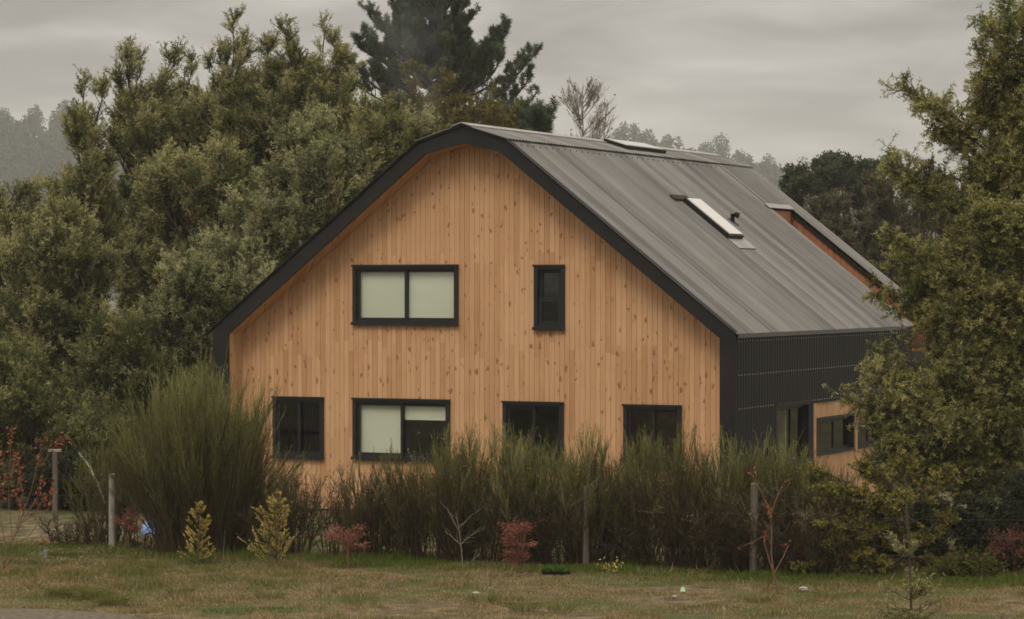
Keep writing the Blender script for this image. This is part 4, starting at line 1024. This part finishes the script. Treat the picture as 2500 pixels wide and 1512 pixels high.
maple('red japanese maple with a flat umbrella crown on a thin stem', 836, 1372, [(828, 1275, 52, 14), (825, 1290, 45, 12), (865, 1312, 16, 6)], 211, n=14)
maple('red japanese maple with several stacked leaf tiers', 1254, 1388, [(1240, 1254, 38, 10), (1262, 1262, 28, 10), (1240, 1278, 34, 8), (1262, 1300, 30, 9), (1225, 1300, 16, 8), (1228, 1328, 24, 8), (1262, 1335, 22, 8), (1240, 1345, 24, 5)], 212, n=8)
maple('small dark red maple beside the pale left fence post', 300, 1325, [(315, 1232, 20, 14), (290, 1250, 22, 6), (325, 1268, 22, 6)], 213, n=8)

def bare_sapling(name, label, px, py_base, paths, seed, leaf=None, bark='palebark', r=.009, group=None, leaf_n=0, leaf_L=.05, cat='sapling', d=None, fine=0):
    """paths: branches as lists of photo points, first one is the stem"""
    rng = np.random.default_rng(seed); d = d or ground_d(py_base); b_ = at(px, 0, d); b_[2] = 0
    o = empty(name, b_, 0, label, cat, group); Q = []; ends = []; allp = []
    for k, pl in enumerate(paths):
        dy = 0 if k == 0 else rng.uniform(-.25, .25)
        pts = []
        for m, (x, y) in enumerate(pl):
            pnt = at(x, y, d + dy * m / max(1, len(pl) - 1)); pts.append(pnt)
        if k == 0: pts[0][2] = -.02
        pts = np.array(pts); rr = r if k == 0 else r * .62
        for a in range(len(pts) - 1):
            f0, f1 = a / (len(pts) - 1), (a + 1) / (len(pts) - 1)
            Q.append(seg_quads(pts[a:a + 1], pts[a + 1:a + 2], rr * (1 - .6 * f0), rr * (1 - .6 * f1), 5))
        ends.append((pts[-1], unit(pts[-1] - pts[-2]))); allp.append(pts)
    if fine:
        for pts in allp:
            A = []; D = []
            for _ in range(fine):
                a = rng.integers(0, len(pts) - 1); f = rng.random(); A.append(pts[a] * (1 - f) + pts[a + 1] * f); D.append(unit(unit(pts[a + 1] - pts[a]) + rng.normal(size=3) * .6 + [0, 0, .2]))
            A = np.array(A); D = np.array(D); l_ = rng.uniform(.06, .22, fine)[:, None]
            Q.append(seg_quads(A, A + D * l_, .0028, .0014, 3))
    st = quads_object('trunk', np.concatenate(Q), M[bark], o, loc=b_)
    if leaf:
        P = []; D = []
        for e_, dr in ends:
            for _ in range(leaf_n): P.append(e_ + rng.normal(size=3) * .035 - dr * rng.random() ** 1.5 * (.10 if leaf_n < 14 else .40)); D.append(unit(dr * .4 + rng.normal(size=3)))
        P = np.array(P); quads_object('crown', leaf_quads(P, np.array(D), leaf_L * rng.uniform(.6, 1.3, len(P)), leaf_L * .6, rng), M[leaf], o, tone=rng.uniform(.1, 1, len(P)), loc=b_)
bare_sapling('bare_sapling', 'pale leafless sapling with a forked stem, left of the tiered red maple', 1115, 1376,
    [[(1115, 1376), (1110, 1320), (1103, 1265), (1096, 1235)], [(1103, 1275), (1075, 1225), (1060, 1210)], [(1105, 1270), (1135, 1240), (1150, 1232)], [(1109, 1310), (1130, 1290), (1150, 1280)], [(1109, 1312), (1085, 1290), (1070, 1280)], [(1114, 1365), (1135, 1350), (1150, 1338)]], 221, fine=5)
bare_sapling('bare_sapling', 'lanky sapling with curled rusty leaf tips by the tall right fence post', 1862, 1428,
    [[(1874, 1428), (1862, 1385), (1856, 1330), (1857, 1275), (1853, 1235)], [(1853, 1240), (1838, 1195), (1812, 1150), (1806, 1130)], [(1854, 1240), (1872, 1190), (1890, 1155)], [(1858, 1370), (1840, 1310), (1838, 1290), (1812, 1305), (1778, 1318)],
     [(1860, 1385), (1885, 1340), (1898, 1310)], [(1862, 1380), (1850, 1410), (1830, 1428)], [(1854, 1310), (1838, 1280)], [(1854, 1240), (1850, 1215)]], 222, 'rust_leaf', 'redbark', r=.016, leaf_n=7, leaf_L=.055)
bare_sapling('bare_sapling', 'thin dark leafless sapling standing left of the tiered red maple', 1178, 1420,
    [[(1176, 1445), (1180, 1390), (1190, 1320), (1203, 1240), (1208, 1195)]], 223, r=.007, bark='bark', fine=4)
bare_sapling('bare_sapling', 'whitish forked twig between the two golden cypresses', 536, 1395,
    [[(535, 1405), (534, 1370), (538, 1325), (541, 1275)], [(534, 1372), (525, 1358), (515, 1345)]], 224, r=.005)
bare_sapling('bare_sapling', 'short thin stem in the dry grass before the umbrella shaped maple', 772, 1440, [[(772, 1440), (773, 1400), (774, 1362)]], 225, r=.005, bark='bark')
bare_sapling('bare_sapling', 'tiny dry sapling in the grass right of the umbrella shaped maple', 942, 1430, [[(942, 1430), (938, 1405), (932, 1380)], [(938, 1410), (945, 1395)]], 226, r=.006, bark='palebark', fine=4)
bare_sapling('yellow_sapling', 'tiny sapling with yellow green leaves right of the black tray', 1482, 1385,
    [[(1478, 1388), (1470, 1372), (1462, 1358)], [(1470, 1372), (1485, 1352), (1488, 1345)], [(1466, 1365), (1448, 1358), (1442, 1352)], [(1470, 1370), (1478, 1356)]], 227, 'gold_leaf', 'redbark', r=.006, leaf_n=26, leaf_L=.04)
bare_sapling('rusty_shrub', 'rusty leaved shrub with bare stems at the left edge', 10, 1375,
    [[(5, 1375), (20, 1320), (50, 1260), (90, 1200), (100, 1150)], [(30, 1300), (20, 1200), (25, 1100), (28, 1030)], [(40, 1280), (75, 1180), (95, 1100), (100, 1060)], [(10, 1360), (-15, 1250), (-5, 1150), (0, 1080)], [(50, 1260), (90, 1230), (110, 1190)],
     [(20, 1320), (70, 1290), (120, 1220), (125, 1160)], [(8, 1370), (40, 1330), (80, 1310), (120, 1300)], [(15, 1330), (0, 1240), (12, 1140)], [(40, 1275), (55, 1190), (45, 1120)], [(100, 1120), (140, 1065), (160, 1050)], [(25, 1150), (40, 1090)], [(60, 1240), (35, 1180)]],
    228, 'rust_leaf', 'redbark', r=.012, leaf_n=30, leaf_L=.06, cat='shrub', fine=16)

# conifer sapling close to the camera
def near_sapling():
    rng = np.random.default_rng(231); d = 34.2; b_ = at(2195, 0, d); b_[2] = 0
    o = empty('conifer_sapling', b_, 0, 'young grey green conifer with tiered branches standing nearest the camera at lower right', 'conifer')
    top = at(2178, 1140, d); H = top[2]
    stem = np.array([[b_, at(2192, 1440, d), at(2188, 1330, d), at(2183, 1230, d), top]])
    q = [path_quads(stem, .020, .006, 6)]; P = []
    for (y, n, ln, el) in ((1338, 8, .38, .45), (1440, 9, .46, .32), (1428, 4, .30, .5), (1472, 6, .40, .1), (1496, 8, .5, .1), (1385, 2, .10, .2)):
        for k in range(n):
            az = rng.uniform(0, 2 * math.pi); l_ = ln * rng.uniform(.6, 1.1); s = at(2190, y + rng.uniform(-6, 6), d)
            dr = unit(np.array([math.cos(az), math.sin(az), el])); P.append([s, s + dr * l_ * .5, s + dr * l_ + [0, 0, .10 * l_ / .4]])
    P = np.array(P); q.append(path_quads(P, .006, .003, 4))
    ii = np.repeat(np.arange(len(P)), 3); pp, dd = sample_path(P, ii, rng.uniform(.3, .9, len(ii)))
    d2 = unit(dd + rdir(len(ii), rng) * .7 + [0, 0, .2]); S = np.stack([pp, pp + d2 * .06, pp + d2 * rng.uniform(.08, .16, (len(ii), 1))], 1)
    q.append(path_quads(S, .003, .002, 3))
    A = np.concatenate([P, S]); j = np.repeat(np.arange(len(A)), 18); u = rng.uniform(.12, 1, len(j)); p3, d3 = sample_path(A, j, u)
    V = leaf_quads(p3, unit(d3 * .7 + rdir(len(j), rng) + [0, 0, .15]), rng.uniform(.035, .07, len(j)), .012, rng)
    k = 150; ps, ds = sample_path(stem, np.zeros(k, int), rng.uniform(.35, 1, k))
    V2 = leaf_quads(ps, unit(ds * .3 + rdir(k, rng)), .03, .008, rng)
    quads_object('trunk', np.concatenate(q), M['bark'], o, loc=b_)
    quads_object('crown', np.concatenate([V, V2]), M['sapling_leaf'], o, tone=np.clip(np.concatenate([.25 + .55 * u, np.full(k, .4)]) + rng.normal(size=len(u) + k) * .15, 0, 1), loc=b_)
near_sapling()
bare_sapling('bare_sapling', 'little leafy twig right of the nearest conifer sapling', 2340, 1500, [[(2325, 1500), (2340, 1450), (2352, 1420)], [(2335, 1465), (2320, 1450)]], 232, 'sapling_leaf', r=.006, leaf_n=12, leaf_L=.03, d=35.0)

# ------------------------------------------------------------------ grass
def grass():
    rng = np.random.default_rng(301)
    n = 210000
    y = rng.uniform(33.3, 45.5, n) ** 1.0; x = rng.uniform(-1, 1, n) * (y * .2 + .6)
    keep = rng.random(n) < np.interp(y, [33, 41.5, 43, 46], [1, 1, .55, .35]); x, y = x[keep], y[keep]; n = len(x)
    onroad = (x < -4.6) & (y < 35.1); keep = ~onroad | (rng.random(n) < .12); x, y = x[keep], y[keep]; n = len(x)
    fe = np.interp(x, [-9, -7.2, 3.6, 9], [44.2, 43.8, 40.3, 39.2])             # the fence line
    dist = fe - y                                                                # how far in front of it
    lush = np.clip(1 - np.abs(dist - .4) / 1.5, 0, 1) * (.45 + .8 * smooth_noise(x, y, 7, 1.3))
    pat = smooth_noise(x, y, 9, 1.7) * .6 + smooth_noise(x, y, 10, .5) * .4
    dry = np.clip(.35 + .75 * pat + .035 * dist, 0, 1)
    moss = ((smooth_noise(x, y, 12, 1.1) > .45) & (y < 35.6) & (x < -1.5)) * 1.0
    left = np.clip((-3.0 - x) / 3, 0, 1) * np.clip(1 - np.abs(dist - 4.2) / 3.0, 0, 1)
    dk = smooth_noise(x, y * 1.0, 21, .28); dry = np.clip(dry + .55 * (dk - .5), 0, 1)
    tone = np.clip(dry * .80 - .75 * lush - .55 * moss - .34 * left * smooth_noise(x, y, 41, .8), .0, 1) + rng.normal(size=n) * .17
    tuss = smooth_noise(x, y, 14, .45)
    h = (.022 + .13 * tuss ** 3 * smooth_noise(x, y, 22, 1.4) + .06 * lush + .03 * left) * rng.uniform(.6, 1.4, n) * (1 - .5 * moss)
    z = gz(x, y) - .01
    p = np.stack([x, y, z], 1); dr = unit(np.stack([rng.normal(size=n) * .45, rng.normal(size=n) * .45, np.ones(n)], 1))
    V = leaf_quads(p, dr, h * 1.2, .014, rng)
    k = 2600; sy = rng.uniform(33.6, 41.0, k); sx = rng.uniform(-1, 1, k) * (sy * .2 + .4); pch = smooth_noise(sx, sy, 31, .9) > .5; sx, sy = sx[pch], sy[pch]; k = len(sx)
    sp0 = np.stack([sx, sy, gz(sx, sy)], 1); sdr = unit(np.stack([rng.normal(size=k) * .6, rng.normal(size=k) * .4, np.ones(k)], 1))
    straw = leaf_quads(sp0, sdr, rng.uniform(.09, .22, k), .009, rng)
    # arching tussocks
    T = []
    for (px, py, m) in ((230, 1440, 260), (150, 1432, 150), (270, 1455, 180), (430, 1430, 90), (1160, 1450, 90), (1260, 1470, 120), (650, 1440, 70), (300, 1385, 130), (60, 1360, 120), (1830, 1450, 80), (1990, 1440, 60), (840, 1420, 60), (380, 1370, 90), (150, 1340, 140), (1350, 1470, 70), (860, 1455, 60)):
        c = on_ground(px, py); az = rng.uniform(0, 2 * math.pi, m); r = rng.random(m) ** .5 * .16; lean = rng.uniform(.2, 1.1, m)
        b_ = c + np.stack([np.cos(az) * r, np.sin(az) * r, 0 * r - .02], 1); dd = unit(np.stack([np.cos(az) * lean, np.sin(az) * lean, np.ones(m)], 1)); l_ = rng.uniform(.10, .22, m)
        m1 = b_ + dd * (l_ * .6)[:, None]; T.append(leaf_quads(b_, dd, l_, .010, rng)); d2 = unit(dd + np.stack([np.cos(az), np.sin(az), -.9 + 0 * az], 1) * .8); T.append(leaf_quads(m1, d2, l_ * .7, .009, rng))
    T = np.concatenate(T)
    tag(quads_object('grass', np.concatenate([V, straw, T]), M['grass'], tone=np.clip(np.concatenate([tone, rng.uniform(.55, 1.0, k), rng.uniform(.2, .6, len(T))]), 0, 1)), kind='stuff')
grass()

# ------------------------------------------------------------------ small things in the garden
p0 = at(132, 1088, 49.5); cp = empty('clothes_post', (p0[0], p0[1], 0), 0, 'T shaped wooden garden post behind the fence at left', 'post', 'garden posts behind the fence')
mb = MB(); mb.tube([(0, 0, -.2), (.01, 0, p0[2] * .5), (0, 0, p0[2])], [.055, .05, .048], 8); mb.build('post', M['postwood'], cp)
mb = MB(); mb.box(-.12, .12, -.05, .05, p0[2], p0[2] + .05); mb.build('crossbar', M['palepost'], cp, bevel=.008)
p1 = at(322, 1080, 49.5); cq = empty('clothes_post', (p1[0], p1[1], 0), 0, 'thin grey garden post nearly hidden by the huge broom bush', 'post', 'garden posts behind the fence')
mb = MB(); mb.tube([(0, 0, -.2), (-.01, 0, p1[2] * .5), (0, 0, p1[2])], [.05, .045, .045], 8); mb.build('post', M['postwood'], cq)
mb = MB(); mb.box(-.08, .08, -.04, .04, p1[2], p1[2] + .04); mb.build('crossbar', M['postwood'], cq, bevel=.008)

# fallen pale branch leaning on the shrubs
lb = MB(); a, b_ = at(190, 1090, 48), at(232, 1160, 47.4); c = at(255, 1215, 47)
lb.tube([a, (a + b_) / 2 + [.03, 0, .02], b_, c], [.012, .018, .022, .02], 6); tag(lb.build('fallen_branch', M['palebark']), 'pale dead branch slanting down to the right behind the left fence post', 'branch')

# blue cover
rng = np.random.default_rng(5); c = on_ground(372, 1296); tb = MB(); n = 14; m = 5
G = np.zeros((m + 1, n + 1, 3))
for i in range(m + 1):
    for j in range(n + 1):
        u = j / n - .5; v = i / m - .5
        G[i, j] = (c[0] + u * .62, c[1] + .9 + v * .8, .10 + .13 * math.exp(-(v * 2.6) ** 2) * (1 - .5 * abs(u)) + rng.normal() * .015 - (.08 if i in (0, m) else 0))
for i in range(m):
    for j in range(n): tb.poly([G[i, j], G[i, j + 1], G[i + 1, j + 1], G[i + 1, j]])
tarp = tb.build('blue_tarp', simple('blue_white_tarpaulin', (0.17, 0.26, 0.52), .5, .4, var=.75, scale=4), smooth=True)
so_ = tarp.modifiers.new('thickness', 'SOLIDIFY'); so_.thickness = .01
tag(tarp, 'crumpled blue and white tarpaulin lying behind the fence', 'tarpaulin')

# small grey marker block
c = on_ground(110, 1347); bk = MB(); bk.box(c[0] - .035, c[0] + .035, c[1] - .035, c[1] + .035, -.05, .15)
tag(bk.build('marker_block', simple('grey_painted_wood', (.16, .155, .16), .8, .2), bevel=.01), 'small grey upright marker block in the green grass at left', 'marker')

# black tray with a plant in it
c = on_ground(1338, 1388); tr = empty('plant_tray', tuple(c), 0, 'black plastic nursery tray with green seedlings on the grass', 'tray')
mb = MB(); s0, s1 = .17, .21
lo = [(-s0, -.11, .0), (s0, -.11, .0), (s0, .11, .0), (-s0, .11, .0)]; hi = [(-s1, -.14, .085), (s1, -.14, .085), (s1, .14, .085), (-s1, .14, .085)]
hi2 = [(x * .93, y * .9, .085) for x, y, z in hi]; lo2 = [(x * .93, y * .9, .05) for x, y, z in hi]
for k in range(4):
    k2 = (k + 1) % 4
    mb.poly([lo[k], lo[k2], hi[k2], hi[k]]); mb.poly([hi[k], hi[k2], hi2[k2], hi2[k]]); mb.poly([hi2[k], hi2[k2], lo2[k2], lo2[k]])
mb.poly(lo2); mb.poly(lo[::-1]); mb.build('pot', M['black_steel'], tr)
rng = np.random.default_rng(8); k = 240; p = np.stack([rng.uniform(-.15, .15, k), rng.uniform(-.1, .1, k), rng.uniform(.06, .15, k)], 1)
quads_object('leaves', leaf_quads(p, unit(rng.normal(size=(k, 3)) + [0, 0, .8]), .05, .022, rng), leaf_mat('seedling_leaves', [(.05, .10, .015), (.10, .19, .03)], amount=.1), tr, tone=rng.random(k))

# green wrapper in the grass
c = on_ground(1643, 1427); gb = MB()
gb.poly([(c[0] - .03, c[1], .03), (c[0] + .028, c[1] - .02, .03), (c[0] + .033, c[1] + .02, .065), (c[0] + .005, c[1] + .03, .09), (c[0] - .028, c[1] + .02, .065)])
gb.poly([(c[0] - .05, c[1], .03), (c[0] + .045, c[1] - .02, .03), (c[0] + .02, c[1] - .06, .02), (c[0] - .03, c[1] - .05, .025)])
w = gb.build('plastic_wrapper', simple('pale_green_plastic', (.26, .44, .24), .4, .4, var=.2, scale=20)); s_ = w.modifiers.new('t', 'SOLIDIFY'); s_.thickness = .004
tag(w, 'crumpled pale green plastic wrapper lying in the dry grass', 'litter')

# stones
def stone(px, py, s, label, seed):
    rng = np.random.default_rng(seed); c = on_ground(px, py); me = bpy.data.meshes.new('stone'); import bmesh
    bm = bmesh.new(); bmesh.ops.create_icosphere(bm, subdivisions=2, radius=s)
    for v in bm.verts: v.co = Vector((v.co.x * 1.3, v.co.y, v.co.z * .6)) * (1 + rng.normal() * .08)
    bm.to_mesh(me); bm.free(); me.materials.append(M['concrete_light']); o = bpy.data.objects.new('stone', me); COL.objects.link(o); o.location = (c[0], c[1], s * .3)
    tag(o, label, 'stone', 'pale stones in the grass')
M['concrete_light'] = simple('pale_field_stone', (.33, .31, .27), .9, .2, var=.25, scale=12)
stone(1933, 1420, .055, 'pale stone in the grass right of the lanky sapling', 1)
stone(1623, 1437, .03, 'small pale stone beside the green wrapper', 2)
stone(1145, 1432, .055, 'flat pale stone in front of the thin dark sapling', 3)
stake = MB(); c = on_ground(2412, 1500); stake.tube([(c[0], c[1], -.1), (c[0] + .004, c[1], .09), (c[0] + .006, c[1], .135)], [.022, .021, .016], 8)
tag(stake.build('wooden_stake', M['postwood']), 'short cut wooden stake in the grass at the lower right corner', 'stake')
tk = at(2452, 1145, 44.5); ps = MB(); ps.tube([(tk[0], tk[1], -.2), (tk[0], tk[1], tk[2] * .5), (tk[0] + .01, tk[1], tk[2])], [.08, .075, .07], 10)
tag(ps.build('gate_post', M['palepost']), 'grey wooden post in the shade at the right edge', 'post')

# white car parked beyond the house, mostly behind the large acacia
def car():
    c = at(2262, 0, 60.5); o = empty('parked_car', (c[0], c[1], 0), math.radians(-28), 'white car parked beyond the house, glimpsed through the large acacia', 'car')
    paint = simple('white_car_paint', (.72, .72, .70), .25, .5, var=.02); rub = simple('tyre_rubber', (.02, .02, .02), .8, .2); gl = simple('car_glass', (.02, .022, .025), .08, .6, var=.05)
    side_ = [(-2.0, .35), (-2.05, .62), (-1.95, .80), (-1.05, .92), (-.45, 1.38), (.75, 1.42), (1.45, .98), (1.98, .90), (2.05, .60), (2.0, .35)]
    mb = MB(); mb.prism([(x, -.82, z) for x, z in side_][::-1], [(x, .82, z) for x, z in side_][::-1]); mb.build('body', paint, o, bevel=.06)
    for s in (-1, 1):
        for pl in ([(-.92, .95), (-.42, 1.32), (.12, 1.34), (.12, .96)], [(.18, .96), (.18, 1.34), (.72, 1.35), (1.28, .98)]):
            w = MB(); w.prism([(x, s * .822, z) for x, z in pl], [(x, s * .835, z) for x, z in pl]); w.build('window', gl, o)
        for x in (-1.25, 1.3):
            t_ = MB(); t_.tube([(x, s * .70, .31), (x, s * .86, .31)], .31, 18); tw = t_.build('wheel', rub, o)
            r_ = MB(); r_.tube([(x, s * .85, .31), (x, s * .875, .31)], .19, 14); r_.build('rim', M['flashing'], tw)
        h = MB(); h.box(-2.07, -1.98, s * .55 - .16, s * .55 + .16, .62, .76); h.build('headlight', M['skyglass'], o)
        h = MB(); h.box(1.97, 2.07, s * .6 - .12, s * .6 + .12, .66, .86); h.build('tail_light', simple('red_lamp_glass', (.35, .03, .03), .2, .5), o)
    w = MB(); w.prism([(-1.03, -.7, .955), (-1.03, .7, .955), (-.50, .66, 1.37), (-.50, -.66, 1.37)], [(-1.06, -.7, .965), (-1.06, .7, .965), (-.53, .66, 1.385), (-.53, -.66, 1.385)]); w.build('windscreen', gl, o)
car()

# ------------------------------------------------------------------ air: thin haze from the ground up, and the stove smoke
def box_volume(name, lo, hi, dens, col, aniso):
    mb = MB(); mb.box(lo[0], hi[0], lo[1], hi[1], lo[2], hi[2])
    m = bpy.data.materials.new(name + '_air'); m.use_nodes = True; n = m.node_tree; n.nodes.clear()
    v = n.nodes.new('ShaderNodeVolumePrincipled'); v.inputs['Color'].default_value = (*col, 1); v.inputs['Density'].default_value = dens; v.inputs['Anisotropy'].default_value = aniso
    o = n.nodes.new('ShaderNodeOutputMaterial'); n.links.new(v.outputs[0], o.inputs['Volume'])
    return tag(mb.build(name, m), kind='stuff')
box_volume('haze', (-1700, -1250, -1.5), (1700, 2150, 130), 0.00030, (0.95, 0.965, 0.93), 0.0)

def smoke():
    mb = MB(); P = [at(1098, 330, 57.5), at(1062, 312, 57.6), at(1030, 285, 57.8), at(1005, 230, 58.2), at(990, 170, 58.6), at(985, 95, 59.2), at(975, 20, 59.8)]
    mb.tube(P, [.05, .18, .36, .55, .75, .95, 1.1], 14)
    m = bpy.data.materials.new('stove_smoke'); m.use_nodes = True; n = m.node_tree; n.nodes.clear()
    tc = n.nodes.new('ShaderNodeTexCoord'); nz = n.nodes.new('ShaderNodeTexNoise'); nz.inputs['Scale'].default_value = 1.6; nz.inputs['Detail'].default_value = 3
    n.links.new(tc.outputs['Object'], nz.inputs[0])
    mr_ = n.nodes.new('ShaderNodeMapRange'); mr_.inputs[1].default_value = .42; mr_.inputs[2].default_value = .75; mr_.inputs[3].default_value = 0.0; mr_.inputs[4].default_value = .085
    n.links.new(nz.outputs[0], mr_.inputs[0])
    v = n.nodes.new('ShaderNodeVolumePrincipled'); v.inputs['Color'].default_value = (.86, .92, .95, 1); n.links.new(mr_.outputs[0], v.inputs['Density'])
    o = n.nodes.new('ShaderNodeOutputMaterial'); n.links.new(v.outputs[0], o.inputs['Volume'])
    tag(mb.build('smoke', m, smooth=True), kind='stuff')
smoke()
